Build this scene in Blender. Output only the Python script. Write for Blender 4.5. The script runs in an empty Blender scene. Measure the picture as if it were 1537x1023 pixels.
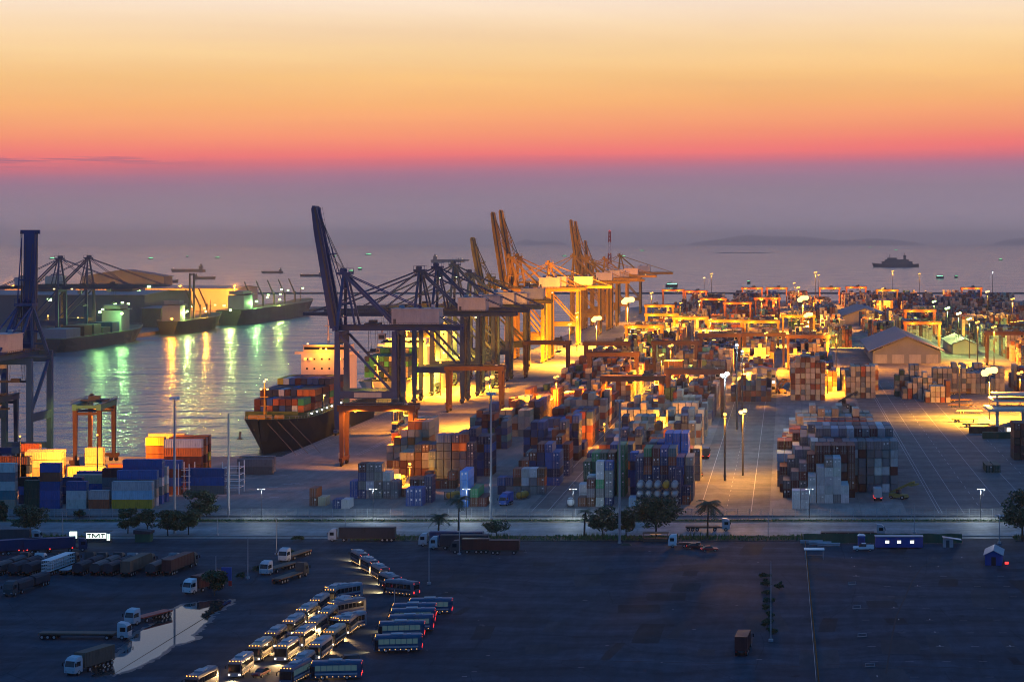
import bpy, math, random
from mathutils import Vector, Matrix
R = random.Random(7)
SC = bpy.context.scene
COL = SC.collection
H = 81.0      # camera height above the yard
FPX = 3000.0  # focal length in photo pixels
CX, CY = 1180.0, 362.0
rad = math.radians

def G(px, py, z=0.0):
    s = (py - CY) / (H - z)
    return ((px - CX) / s, FPX / s)
def XP(px, Y):
    return (px - CX) * Y / FPX
def ZP(py, Y):
    return H - (py - CY) * Y / FPX

# ------------------------------------------------------------------ mesh helper
class MB:
    def __init__(s):
        s.v, s.f, s.m = [], [], []
    def _add(s, vs, fs, mi):
        b = len(s.v); s.v += vs
        for f in fs:
            s.f.append(tuple(b + i for i in f)); s.m.append(mi)
    def box(s, x0, x1, y0, y1, z0, z1, mi=0):
        s._add([(x0,y0,z0),(x1,y0,z0),(x1,y1,z0),(x0,y1,z0),(x0,y0,z1),(x1,y0,z1),(x1,y1,z1),(x0,y1,z1)],
               [(0,3,2,1),(4,5,6,7),(0,1,5,4),(1,2,6,5),(2,3,7,6),(3,0,4,7)], mi); return s
    def cbox(s, x, y, z, sx, sy, sz, mi=0):
        return s.box(x-sx/2, x+sx/2, y-sy/2, y+sy/2, z, z+sz, mi)
    def bar(s, p, q, w, h=None, mi=0):
        h = h or w
        p, q = Vector(p), Vector(q); d = (q-p)
        if d.length < 1e-6: return s
        d.normalize()
        up = Vector((0,0,1)) if abs(d.z) < 0.95 else Vector((0,1,0))
        a = d.cross(up).normalized()*(w/2); b = a.cross(d).normalized()*(h/2)
        vs = [tuple(e+sa*a+sb*b) for e in (p,q) for sa,sb in ((-1,-1),(1,-1),(1,1),(-1,1))]
        s._add(vs, [(0,1,2,3),(7,6,5,4),(0,4,5,1),(1,5,6,2),(2,6,7,3),(3,7,4,0)], mi); return s
    def tube(s, p, q, r0, r1=None, n=8, mi=0, cap=True):
        r1 = r0 if r1 is None else r1
        p, q = Vector(p), Vector(q); d = (q-p).normalized()
        up = Vector((0,0,1)) if abs(d.z) < 0.95 else Vector((0,1,0))
        a = d.cross(up).normalized(); b = a.cross(d).normalized()
        vs = []
        for e, r in ((p,r0),(q,r1)):
            for i in range(n):
                t = 2*math.pi*i/n
                vs.append(tuple(e + a*(r*math.cos(t)) + b*(r*math.sin(t))))
        fs = [(i,(i+1)%n,n+(i+1)%n,n+i) for i in range(n)]
        if cap: fs += [tuple(range(n-1,-1,-1)), tuple(range(n,2*n))]
        s._add(vs, fs, mi); return s
    def prism(s, prof, a0, a1, axis='x', mi=0):
        # prof: list of 2-D points; extruded along axis
        n = len(prof)
        if axis == 'x': vs = [(a,p[0],p[1]) for a in (a0,a1) for p in prof]
        elif axis == 'y': vs = [(p[0],a,p[1]) for a in (a0,a1) for p in prof]
        else: vs = [(p[0],p[1],a) for a in (a0,a1) for p in prof]
        fs = [(i,(i+1)%n,n+(i+1)%n,n+i) for i in range(n)] + [tuple(range(n-1,-1,-1)), tuple(range(n,2*n))]
        s._add(vs, fs, mi); return s
    def loft(s, rings, mi=0, cap=True, closed=True):
        n = len(rings[0]); vs = [tuple(p) for r in rings for p in r]; fs = []
        for k in range(len(rings)-1):
            for i in range(n if closed else n-1):
                j = (i+1) % n
                fs.append((k*n+i, k*n+j, (k+1)*n+j, (k+1)*n+i))
        if cap: fs += [tuple(range(n-1,-1,-1)), tuple(range((len(rings)-1)*n, len(rings)*n))]
        s._add(vs, fs, mi); return s
    def poly(s, pts, mi=0):
        s._add([tuple(p) for p in pts], [tuple(range(len(pts)))], mi); return s
    def ball(s, c, r, n=8, mi=0, sz=1.0):
        rings = []
        for k in range(1, n//2):
            t = math.pi*k/(n//2)
            rings.append([(c[0]+r*math.sin(t)*math.cos(2*math.pi*i/n), c[1]+r*math.sin(t)*math.sin(2*math.pi*i/n), c[2]-r*sz*math.cos(t)) for i in range(n)])
        return s.loft(rings, mi)
    def mesh(s, name, mats):
        me = bpy.data.meshes.new(name)
        me.from_pydata(s.v, [], s.f); 
        for m in (mats if isinstance(mats,(list,tuple)) else [mats]): me.materials.append(m)
        if any(s.m): me.polygons.foreach_set('material_index', s.m)
        me.update(); return me
    def build(s, name, mats, parent=None, smooth=False):
        me = s.mesh(name, mats)
        if smooth:
            me.polygons.foreach_set('use_smooth', [True]*len(me.polygons))
            try: me.set_sharp_from_angle(angle=rad(40))
            except Exception: pass
        return put(name, me, parent)

def put(name, me, parent=None):
    o = bpy.data.objects.new(name, me); COL.objects.link(o)
    if parent is not None: o.parent = parent
    return o
def tag(o, label=None, cat=None, group=None, kind=None):
    if label: o['label'] = label
    if cat: o['category'] = cat
    if group: o['group'] = group
    if kind: o['kind'] = kind
    return o
def thing(name, label, cat, loc=(0,0,0), rz=0.0, group=None):
    o = bpy.data.objects.new(name, None); COL.objects.link(o)
    o.location = loc; o.rotation_euler = (0,0,rz); o.empty_display_size = 0.5
    return tag(o, label, cat, group)
def struct(name, mb, mat): 
    o = mb.build(name, mat); o['kind'] = 'structure'; return o
KIDS = {}
def copy_tree(o, parent=None):
    c = o.copy(); COL.objects.link(c)
    if parent is not None: c.parent = parent
    for ch in list(o.children): copy_tree(ch, c)
    return c
def clone(src, label, loc, rz=0.0, group=None):
    c = copy_tree(src); c.location = loc; c.rotation_euler = (0,0,rz); c['label'] = label
    if group: c['group'] = group
    return c
ORD = ['first','second','third','fourth','fifth','sixth','seventh','eighth','ninth','tenth','eleventh','twelfth','thirteenth','fourteenth','fifteenth','sixteenth','seventeenth','eighteenth','nineteenth','twentieth','twenty-first','twenty-second','twenty-third','twenty-fourth','twenty-fifth']

# ------------------------------------------------------------------ materials
def lin(r,g,b):
    f = lambda c: c/12.92 if c <= 0.04045 else ((c+0.055)/1.055)**2.4
    return (f(r/255), f(g/255), f(b/255), 1)
def newmat(name):
    m = bpy.data.materials.new(name); m.use_nodes = True
    nt = m.node_tree; b = nt.nodes['Principled BSDF']
    return m, nt, b
def N(nt, t, **kw):
    n = nt.nodes.new(t)
    for k, v in kw.items():
        if k in ('inp',):
            for i, x in v.items(): n.inputs[i].default_value = x
        else: setattr(n, k, v)
    return n
def mixc(nt, a, b, fac, mode='MIX'):
    n = nt.nodes.new('ShaderNodeMix'); n.data_type = 'RGBA'; n.blend_type = mode
    for sock, val in ((n.inputs[0],fac),(n.inputs[6],a),(n.inputs[7],b)):
        if hasattr(val, 'links') or hasattr(val, 'is_linked'): nt.links.new(val, sock)
        else: sock.default_value = val
    return n.outputs[2]
def ramp(nt, fac, stops):
    n = nt.nodes.new('ShaderNodeValToRGB'); e = n.color_ramp.elements
    while len(e) < len(stops): e.new(0.5)
    for el, (p, c) in zip(e, stops):
        el.position = p; el.color = c if len(c) == 4 else (*c,1)
    nt.links.new(fac, n.inputs[0]); return n.outputs[0]
def noise(nt, vec, scale, detail=4, rough=0.55, dist=0.0):
    n = nt.nodes.new('ShaderNodeTexNoise'); n.inputs['Scale'].default_value = scale
    n.inputs['Detail'].default_value = detail; n.inputs['Roughness'].default_value = rough; n.inputs['Distortion'].default_value = dist
    if vec is not None: nt.links.new(vec, n.inputs['Vector'])
    return n.outputs['Fac']
def mapping(nt, sock, scale=(1,1,1), rot=(0,0,0)):
    n = nt.nodes.new('ShaderNodeMapping'); n.inputs['Scale'].default_value = scale; n.inputs['Rotation'].default_value = rot
    nt.links.new(sock, n.inputs['Vector']); return n.outputs['Vector']
def bump(nt, b, h, strength=0.3, dist=0.05):
    n = nt.nodes.new('ShaderNodeBump'); n.inputs['Strength'].default_value = strength; n.inputs['Distance'].default_value = dist
    nt.links.new(h, n.inputs['Height']); nt.links.new(n.outputs['Normal'], b.inputs['Normal'])
def W(r,g=None,b=None):
    return (r,r,r,1) if g is None else (r,g,b,1)
def emis(name, col, strength):
    m, nt, b = newmat(name)
    b.inputs['Base Color'].default_value = (0.1,0.1,0.1,1)
    b.inputs['Emission Color'].default_value = (*col,1); b.inputs['Emission Strength'].default_value = strength
    return m
def paint(name, col, rough=0.5, var=0.35, scale=0.6, metal=0.0, rust=0.0):
    m, nt, b = newmat(name)
    tc = nt.nodes.new('ShaderNodeTexCoord').outputs['Object']
    f = noise(nt, mapping(nt, tc, (1,1,0.35)), scale, 5, 0.65)
    dark = tuple(c*(1-var) for c in col[:3])+(1,); lite = tuple(min(1,c*(1+var*0.7)) for c in col[:3])+(1,)
    c = ramp(nt, f, [(0.3,dark),(0.5,col if len(col)==4 else (*col,1)),(0.72,lite)])
    if rust > 0:
        f2 = noise(nt, mapping(nt, tc, (1,1,0.25)), scale*2.3, 6, 0.7)
        c = mixc(nt, c, (0.09,0.04,0.02,1), ramp(nt, f2, [(0.62-rust*0.1,W(0)),(0.72,W(0.8))]))
    nt.links.new(c, b.inputs['Base Color']); b.inputs['Metallic'].default_value = metal; b.inputs['Specular IOR Level'].default_value = 0.25
    nt.links.new(ramp(nt, f, [(0.2,W(rough-0.12)),(0.8,W(min(1,rough+0.15)))]), b.inputs['Roughness'])
    return m
M = {}
M['blue'] = paint('blue_paint', (0.006,0.038,0.14), 0.5, 0.3, 0.25)
M['navy'] = paint('navy_paint', (0.007,0.03,0.095), 0.5, 0.3, 0.25)
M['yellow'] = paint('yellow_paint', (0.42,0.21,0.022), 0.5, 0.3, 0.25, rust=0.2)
M['olive'] = paint('olive_paint', (0.20,0.16,0.04), 0.55, 0.3, 0.25)
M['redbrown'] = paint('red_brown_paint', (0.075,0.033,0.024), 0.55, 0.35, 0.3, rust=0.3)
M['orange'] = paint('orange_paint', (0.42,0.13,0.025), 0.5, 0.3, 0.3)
M['teal'] = paint('teal_paint', (0.05,0.17,0.13), 0.5, 0.3, 0.3)
M['white'] = paint('white_paint', (0.62,0.62,0.60), 0.45, 0.15, 0.4)
M['busgrey'] = paint('bus_paint', (0.20,0.21,0.23), 0.35, 0.2, 0.4)
M['buscream'] = paint('cream_bus_paint', (0.30,0.25,0.17), 0.35, 0.2, 0.4)
M['busteal'] = paint('teal_bus_paint', (0.05,0.13,0.15), 0.35, 0.2, 0.4)
M['busdark'] = paint('dark_bus_paint', (0.10,0.11,0.13), 0.35, 0.2, 0.4)
M['busblue'] = paint('blue_bus_paint', (0.012,0.07,0.13), 0.35, 0.2, 0.4)
M['grey'] = paint('grey_paint', (0.30,0.31,0.32), 0.5, 0.2, 0.4)
M['dgrey'] = paint('dark_grey_paint', (0.05,0.055,0.06), 0.55, 0.3, 0.5)
M['steel'] = paint('galvanised_steel', (0.32,0.33,0.34), 0.45, 0.2, 0.5, metal=0.4)
M['black'] = paint('black_rubber', (0.012,0.012,0.013), 0.8, 0.3, 2.0)
M['red'] = paint('red_paint', (0.35,0.03,0.025), 0.45, 0.25, 0.5)
M['cream'] = paint('cream_paint', (0.66,0.50,0.38), 0.5, 0.12, 0.2)
M['seablack'] = paint('hull_paint', (0.009,0.015,0.024), 0.75, 0.35, 0.08, rust=0.15)
M['hullgrey'] = paint('grey_hull_paint', (0.022,0.03,0.042), 0.5, 0.35, 0.08, rust=0.15)
M['hullwhite'] = paint('pale_hull_paint', (0.55,0.50,0.40), 0.5, 0.2, 0.08)
M['deckgreen'] = paint('deck_paint', (0.06,0.09,0.03), 0.6, 0.3, 0.2)
M['wood'] = paint('deck_boards', (0.13,0.09,0.065), 0.75, 0.35, 0.8)
M['tarp'] = paint('dark_tarpaulin', (0.035,0.035,0.045), 0.75, 0.35, 0.8)
M['maroon'] = paint('maroon_paint', (0.09,0.022,0.02), 0.55, 0.3, 0.5)
M['bluelit'] = paint('office_blue_paint', (0.014,0.065,0.27), 0.45, 0.2, 0.5)
M['roof'] = paint('sheet_roof', (0.16,0.15,0.16), 0.6, 0.25, 0.15)
M['wall'] = paint('sheet_wall', (0.17,0.19,0.22), 0.65, 0.25, 0.05)
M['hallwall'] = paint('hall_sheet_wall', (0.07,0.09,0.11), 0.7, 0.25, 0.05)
M['cabwhite'] = paint('cab_paint', (0.40,0.42,0.43), 0.4, 0.2, 0.5)
M['cabcream'] = paint('cream_cab_paint', (0.42,0.38,0.30), 0.4, 0.2, 0.5)
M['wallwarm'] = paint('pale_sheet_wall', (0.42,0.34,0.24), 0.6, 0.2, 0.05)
M['bark'] = paint('bark', (0.055,0.042,0.03), 0.9, 0.35, 2.0)
M['grass_green'] = paint('netting_green', (0.02,0.09,0.05), 0.8, 0.3, 0.5)
def glass():
    m, nt, b = newmat('dark_glass'); b.inputs['Base Color'].default_value = (0.01,0.014,0.018,1)
    b.inputs['Roughness'].default_value = 0.06; b.inputs['IOR'].default_value = 1.5; return m
M['glass'] = glass()
M['sodium'] = emis('sodium_lamp', (1.0,0.46,0.07), 2.6)
M['sodium_big'] = emis('sodium_flood_lamp', (1.0,0.56,0.13), 4.5)
M['white_lamp'] = emis('white_lamp', (0.9,0.97,1.0), 8)
M['warm_lamp'] = emis('warm_lamp', (1.0,0.66,0.24), 3)
M['green_lamp'] = emis('green_lamp', (0.6,1.0,0.35), 5)
M['squid'] = emis('green_deck_lamp', (0.16,1.0,0.34), 4.2)
M['amber'] = emis('amber_marker_lamp', (1.0,0.40,0.05), 4)
M['amber_dim'] = emis('amber_side_lamp', (1.0,0.5,0.1), 3)
M['head'] = emis('headlamp', (1.0,0.85,0.6), 8)
M['tail'] = emis('tail_lamp', (1.0,0.03,0.02), 3)
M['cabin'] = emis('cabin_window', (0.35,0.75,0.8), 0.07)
M['lit_window'] = emis('lit_window', (1.0,0.93,0.6), 3.5)
M['sign_glow'] = emis('sign_panel', (0.75,1.0,0.85), 2.2)

def leafmat(name, a, b_):
    m, nt, b = newmat(name)
    g = nt.nodes.new('ShaderNodeNewGeometry')
    c = ramp(nt, g.outputs['Random Per Island'], [(0.0,a),(0.6,b_),(1.0,tuple(min(1,x*1.5) for x in b_))])
    nt.links.new(c, b.inputs['Base Color']); b.inputs['Roughness'].default_value = 0.65
    return m
M['leaf'] = leafmat('tree_leaves', (0.016,0.032,0.012), (0.035,0.065,0.02))
M['palm_leaf'] = leafmat('palm_leaves', (0.02,0.035,0.016), (0.04,0.065,0.025))
M['grassblade'] = leafmat('grass_blades', (0.035,0.075,0.012), (0.06,0.13,0.022))

# container paint: colour comes from the object's own colour
def contmat(name, attr=False):
    m, nt, b = newmat(name)
    if attr:
        base = N(nt, 'ShaderNodeAttribute', attribute_name='paint').outputs['Color']
    else:
        base = nt.nodes.new('ShaderNodeObjectInfo').outputs['Color']
    tc = nt.nodes.new('ShaderNodeNewGeometry').outputs['Position']
    f = noise(nt, mapping(nt, tc, (0.9,0.9,0.35)), 1.1, 6, 0.7)
    c = mixc(nt, base, (0.05,0.04,0.035,1), ramp(nt, f, [(0.48,W(0)),(0.8,W(0.5))]))
    f3 = noise(nt, mapping(nt, tc, (1.5,1.5,0.2)), 2.0, 4, 0.7)
    c = mixc(nt, c, (0.10,0.045,0.02,1), ramp(nt, f3, [(0.62,W(0)),(0.75,W(0.6))]))
    nt.links.new(c, b.inputs['Base Color']); b.inputs['Roughness'].default_value = 0.6; b.inputs['Specular IOR Level'].default_value = 0.25
    if attr:
        w = nt.nodes.new('ShaderNodeTexWave'); w.inputs['Scale'].default_value = 1.6; w.inputs['Distortion'].default_value = 0
        w.bands_direction = 'DIAGONAL'; nt.links.new(mapping(nt, tc, (1,1,0.0)), w.inputs['Vector'])
        bump(nt, b, w.outputs['Fac'], 0.5, 0.06)
    return m
M['cont'] = contmat('container_paint'); M['contstuff'] = contmat('stacked_container_paint', True)

def ground(name, c0, c1, c2, rough=0.85, scale=0.02, joints=None, crack=True, spec=0.3):
    m, nt, b = newmat(name)
    p = nt.nodes.new('ShaderNodeNewGeometry').outputs['Position']
    big = noise(nt, p, scale, 6, 0.6, 0.4)
    mid = noise(nt, mapping(nt, p, (0.35,0.08,1)), 1.0, 5, 0.65)
    fine = noise(nt, p, 2.2, 5, 0.7)
    c = ramp(nt, big, [(0.32,c0),(0.5,c1),(0.7,c2)])
    c = mixc(nt, c, ramp(nt, mid, [(0.3,W(0.45)),(0.7,W(1.35))]), 0.55, 'MULTIPLY')
    c = mixc(nt, c, ramp(nt, fine, [(0.3,W(0.7)),(0.7,W(1.25))]), 0.5, 'MULTIPLY')
    pat = noise(nt, mapping(nt, p, (0.03,0.05,1)), 1.0, 2, 0.4)
    c = mixc(nt, c, W(0.72), ramp(nt, pat, [(0.54,W(0)),(0.56,W(0.7))]), 'MULTIPLY')
    if crack:
        v = nt.nodes.new('ShaderNodeTexVoronoi'); v.feature = 'DISTANCE_TO_EDGE'; v.inputs['Scale'].default_value = 0.045
        nz = nt.nodes.new('ShaderNodeTexNoise'); nz.inputs['Scale'].default_value = 0.12; nz.inputs['Detail'].default_value = 5
        nt.links.new(p, nz.inputs['Vector'])
        nt.links.new(mixc(nt, p, nz.outputs['Color'], 0.9, 'ADD'), v.inputs['Vector'])
        c = mixc(nt, c, W(0.5), ramp(nt, v.outputs['Distance'], [(0.0,W(0.8)),(0.006,W(0.0))]), 'MULTIPLY')
        oil = noise(nt, p, 0.35, 3, 0.5)
        c = mixc(nt, c, W(0.45), ramp(nt, oil, [(0.66,W(0)),(0.74,W(0.7))]), 'MULTIPLY')
    if crack:
        wv = nt.nodes.new('ShaderNodeTexWave'); wv.wave_type = 'RINGS'; wv.inputs['Scale'].default_value = 0.035; wv.inputs['Distortion'].default_value = 9; wv.inputs['Detail'].default_value = 4; wv.inputs['Detail Scale'].default_value = 0.6
        nt.links.new(mapping(nt, p, (1,0.55,1)), wv.inputs['Vector'])
        c = mixc(nt, c, W(1.45), ramp(nt, wv.outputs['Fac'], [(0.80,W(0)),(0.97,W(0.55))]), 'MULTIPLY')
        c = mixc(nt, c, W(0.6), ramp(nt, wv.outputs['Fac'], [(0.02,W(0.5)),(0.12,W(0))]), 'MULTIPLY')
    if joints:
        br = nt.nodes.new('ShaderNodeTexBrick'); br.offset = 0.0; br.inputs['Scale'].default_value = 1.0
        br.inputs['Mortar Size'].default_value = 0.07; br.inputs['Brick Width'].default_value = joints; br.inputs['Row Height'].default_value = joints
        br.inputs['Color1'].default_value = W(1); br.inputs['Color2'].default_value = W(0.85); br.inputs['Mortar'].default_value = W(0.5)
        nt.links.new(p, br.inputs['Vector'])
        c = mixc(nt, c, br.outputs['Color'], 0.7, 'MULTIPLY')
    nt.links.new(c, b.inputs['Base Color'])
    nt.links.new(ramp(nt, big, [(0.3,W(rough-0.2)),(0.7,W(rough+0.1))]), b.inputs['Roughness'])
    b.inputs['Specular IOR Level'].default_value = spec
    bump(nt, b, fine, 0.25, 0.03)
    return m
M['asphalt'] = ground('lot_asphalt', (0.026,0.039,0.054,1), (0.035,0.051,0.068,1), (0.046,0.063,0.08,1), 0.9, 0.018, spec=0.05)
M['yard'] = ground('yard_concrete', (0.13,0.12,0.11,1), (0.18,0.17,0.155,1), (0.23,0.215,0.20,1), 0.8, 0.025, joints=7.5, crack=False)
M['apron'] = ground('yard_asphalt', (0.075,0.072,0.07,1), (0.10,0.096,0.092,1), (0.125,0.12,0.115,1), 0.82, 0.02, joints=None)
M['road'] = ground('road_concrete', (0.15,0.15,0.15,1), (0.19,0.19,0.19,1), (0.23,0.23,0.225,1), 0.8, 0.03, joints=None)
M['dirt'] = ground('verge_soil', (0.03,0.032,0.02,1), (0.05,0.05,0.03,1), (0.07,0.065,0.045,1), 0.95, 0.08, crack=False)
M['quaywall'] = paint('quay_wall', (0.13,0.12,0.11), 0.85, 0.35, 0.15)
M['mark'] = paint('road_paint', (0.33,0.33,0.32), 0.7, 0.4, 0.9)
M['edgeglow'] = paint('kerb_glow_paint', (0.55,0.33,0.06), 0.7, 0.4, 0.9)  # yellow light along the kerb, put into a colour
M['rockm'] = paint('rock', (0.07,0.065,0.06), 0.9, 0.4, 0.2)
M['hill'] = paint('far_hill', (0.06,0.07,0.06), 0.95, 0.3, 0.002)

def water(name, scale, strength, rough, base):
    m, nt, b = newmat(name)
    p = nt.nodes.new('ShaderNodeNewGeometry').outputs['Position']
    n1 = noise(nt, mapping(nt, p, (0.35,0.16,1)), scale, 5, 0.6, 0.3)
    n2 = noise(nt, mapping(nt, p, (0.012,0.03,1)), 1.0, 4, 0.6, 0.5)
    mx = N(nt, 'ShaderNodeMath', operation='MULTIPLY_ADD'); nt.links.new(n2, mx.inputs[0]); mx.inputs[1].default_value = 3.0; nt.links.new(n1, mx.inputs[2])
    b.inputs['Base Color'].default_value = base
    nt.links.new(ramp(nt, n2, [(0.35,W(rough*0.7)),(0.65,W(rough*1.35))]), b.inputs['Roughness'])
    b.inputs['IOR'].default_value = 1.33; b.inputs['Specular IOR Level'].default_value = 0.5
    bump(nt, b, mx.outputs[0], strength, 1.5)
    return m
M['sea'] = water('sea_water', 0.5, 1.0, 0.2, (0.03,0.09,0.14,1))
def puddle():
    m, nt, b = newmat('rain_water'); b.inputs['Base Color'].default_value = (0.03,0.03,0.03,1)
    p = nt.nodes.new('ShaderNodeNewGeometry').outputs['Position']
    b.inputs['Roughness'].default_value = 0.03; b.inputs['IOR'].default_value = 2.2
    bump(nt, b, noise(nt, p, 1.3, 3), 0.05, 0.05); return m
M['puddle'] = puddle()
M['tarpatch'] = ground('tar_patch', (0.02,0.026,0.032,1), (0.026,0.033,0.04,1), (0.033,0.04,0.047,1), 0.9, 0.1, crack=False, spec=0.05)
M['oldpatch'] = ground('old_patch', (0.034,0.043,0.052,1), (0.044,0.054,0.063,1), (0.056,0.066,0.075,1), 0.9, 0.1, crack=False, spec=0.05)
M['wet'] = ground('wet_asphalt', (0.012,0.016,0.02,1), (0.018,0.022,0.028,1), (0.024,0.03,0.036,1), 0.45, 0.05, spec=0.35)

# ------------------------------------------------------------------ camera, world, render
cam = bpy.data.cameras.new('Camera'); co = bpy.data.objects.new('Camera', cam); COL.objects.link(co)
co.location = (0,0,H); co.rotation_euler = (rad(90),0,0)
cam.sensor_width = 36.0; cam.lens = 36.0*FPX/1537.0
cam.shift_x = (768.5-CX)/1537.0; cam.shift_y = -(511.5-CY)/1537.0
cam.clip_start = 1.0; cam.clip_end = 80000.0
SC.camera = co
w = bpy.data.worlds.new('World'); SC.world = w; w.use_nodes = True
nt = w.node_tree; bg = nt.nodes['Background']
d = nt.nodes.new('ShaderNodeTexCoord').outputs['Generated']
sep = N(nt, 'ShaderNodeSeparateXYZ'); nt.links.new(d, sep.inputs[0])
def mth(op, a, b=None, c=None, clamp=False):
    n = N(nt, 'ShaderNodeMath', operation=op, use_clamp=clamp)
    for i, x in enumerate((a,b,c)):
        if x is None: continue
        if hasattr(x,'is_linked'): nt.links.new(x, n.inputs[i])
        else: n.inputs[i].default_value = x
    return n.outputs[0]
z = sep.outputs['Z']; wx = sep.outputs['X']; wy = sep.outputs['Y']
# the colour bands dip a little towards the sunset's side
band = noise(nt, mapping(nt, d, (1.5,1.5,60)), 1.0, 3, 0.5)
zz = mth('ADD', z, mth('MULTIPLY', mth('SUBTRACT', band, 0.5), 0.006))
zz = mth('ADD', zz, mth('MULTIPLY', mth('ADD', wx, 0.19), -0.02))
def zy(y): return max(0.0, (CY-y)/FPX)/0.3
SKY = [(362,(172,160,172)),(345,(164,150,166)),(320,(154,138,156)),(295,(150,130,149)),(275,(158,122,147)),(262,(178,118,143)),(248,(220,114,127)),(234,(253,122,116)),(218,(255,138,112)),(203,(255,154,110)),(185,(255,168,112)),(160,(255,184,114)),(120,(255,202,130)),(85,(255,215,154)),(40,(255,226,186)),(0,(255,235,214))]
stops = [(zy(y), tuple(v*1.06 for v in lin(*c)[:3])+(1,)) for y, c in SKY] + [(0.46,(0.74,0.64,0.57,1)),(0.56,(0.46,0.45,0.48,1)),(0.72,(0.2,0.29,0.44,1)),(1.0,(0.10,0.23,0.46,1))]
glow = ramp(nt, mth('DIVIDE', zz, 0.3, clamp=True), stops)
# wisps of dark cloud low in the sky
cl = noise(nt, mapping(nt, d, (14,14,330)), 1.0, 5, 0.6)
inband = ramp(nt, z, [(0.0345,W(0)),(0.0365,W(1)),(0.0400,W(1)),(0.042,W(0))])
side = ramp(nt, mth('ADD', mth('MULTIPLY', wx, 1.0), 0.6), [(0.26,W(1)),(0.33,W(0))])
cf = mth('MULTIPLY', mth('MULTIPLY', inband, side), ramp(nt, cl, [(0.50,W(0)),(0.60,W(0.8))]))
glow = mixc(nt, glow, lin(112,96,140), cf)
streak = noise(nt, mapping(nt, d, (3.5,3.5,42)), 1.0, 5, 0.55, 0.4)
glow = mixc(nt, glow, ramp(nt, streak, [(0.3,(0.93,0.90,0.93,1)),(0.7,(1.05,1.03,1.0,1))]), 1.0, 'MULTIPLY')
sky = N(nt, 'ShaderNodeTexSky', sky_type='NISHITA', sun_disc=False)
sky.sun_elevation = rad(1.0); sky.sun_rotation = rad(0.0); sky.altitude = 80; sky.air_density = 1.0; sky.dust_density = 1.5
SKY_K = 0.015
dome = mixc(nt, (0.05,0.20,0.56,1), mixc(nt, (0,0,0,1), sky.outputs['Color'], SKY_K), 1.0, 'ADD')
front = ramp(nt, mth('ADD', mth('MULTIPLY', wy, 0.5), 0.5), [(0.62,W(0)),(0.93,W(1))])
low = ramp(nt, z, [(0.16,W(1)),(0.34,W(0))])
f = mth('MULTIPLY', front, low)
world_col = mixc(nt, dome, glow, f)
nt.links.new(world_col, bg.inputs['Color']); bg.inputs['Strength'].default_value = 1.0
SC.view_settings.view_transform = 'Standard'; SC.view_settings.look = 'None'
SC.view_settings.exposure = 0.0; SC.view_settings.gamma = 1.0
cy = SC.cycles
cy.use_denoising = True; cy.denoiser = 'OPENIMAGEDENOISE'
try: cy.denoising_prefilter = 'ACCURATE'
except Exception: pass
cy.max_bounces = 5; cy.diffuse_bounces = 2; cy.glossy_bounces = 3; cy.volume_bounces = 0; cy.transmission_bounces = 2
cy.sample_clamp_indirect = 4.0; cy.caustics_reflective = False; cy.caustics_refractive = False
cy.use_light_tree = True
cy.pixel_filter_type = 'BLACKMAN_HARRIS'; cy.filter_width = 0.95
# ================================================================== SETTING
def sheet(name, pts, z, mat):
    mb = MB(); mb.poly([(x,y,z) for x,y in pts]); return struct(name, mb, mat)
def rect(x0,x1,y0,y1): return [(x0,y0),(x1,y0),(x1,y1),(x0,y1)]
mb = MB(); 
ys = [-300,200,600,900,1300,2000,3000,5000,9000,16000,48000]
for a,b in zip(ys,ys[1:]): mb.poly([(-26000,a,-3),(26000,a,-3),(26000,b,-3),(-26000,b,-3)])
struct('sea', mb, M['sea'])
def land(name, pts, mat):
    mb = MB(); n = len(pts)
    mb.poly([(x,y,0) for x,y in pts],0)
    for i in range(n):
        a, b = pts[i], pts[(i+1)%n]
        mb.poly([(a[0],a[1],-4.5),(b[0],b[1],-4.5),(b[0],b[1],0),(a[0],a[1],0)],1)
    o = mb.build(name, [mat, M['quaywall']]); o['kind'] = 'structure'; return o
land('yard_ground', [(-900,180),(1000,180),(1000,2720),(-120,2720),(-190,2450),(-190,752),(-900,752)], M['yard'])
land('far_quay_ground', [(-2200,1250),(-568,1250),(-568,2480),(-2200,2480)], M['apron'])
sheet('truck_lot', rect(-800,900,190,545), 0.004, M['asphalt'])
sheet('road', rect(-800,900,550,577), 0.008, M['road'])
sheet('yard_lane', rect(36,140,592,1500), 0.004, M['apron'])
sheet('yard_lane', rect(-30,-5,592,1300), 0.004, M['apron'])
sheet('yard_lane', rect(-78,-70.5,605,1200), 0.004, M['apron'])
sheet('quay_apron', rect(-189,-122,752,2400), 0.004, M['yard'])
# kerbs and verges
mb = MB()
mb.box(-800,900,577.0,577.35,0.0,0.15); mb.box(-800,900,549.6,549.98,0.0,0.15); struct('road_kerb', mb, M['quaywall'])
mb = MB()
for a,b in ((-800,-186),(-118,5),(62,900)): mb.box(a,b,540.5,549.5,0.0,0.12)
mb.box(-800,900,577.4,581.5,0.0,0.12); struct('grass_verge_soil', mb, M['dirt'])
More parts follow.
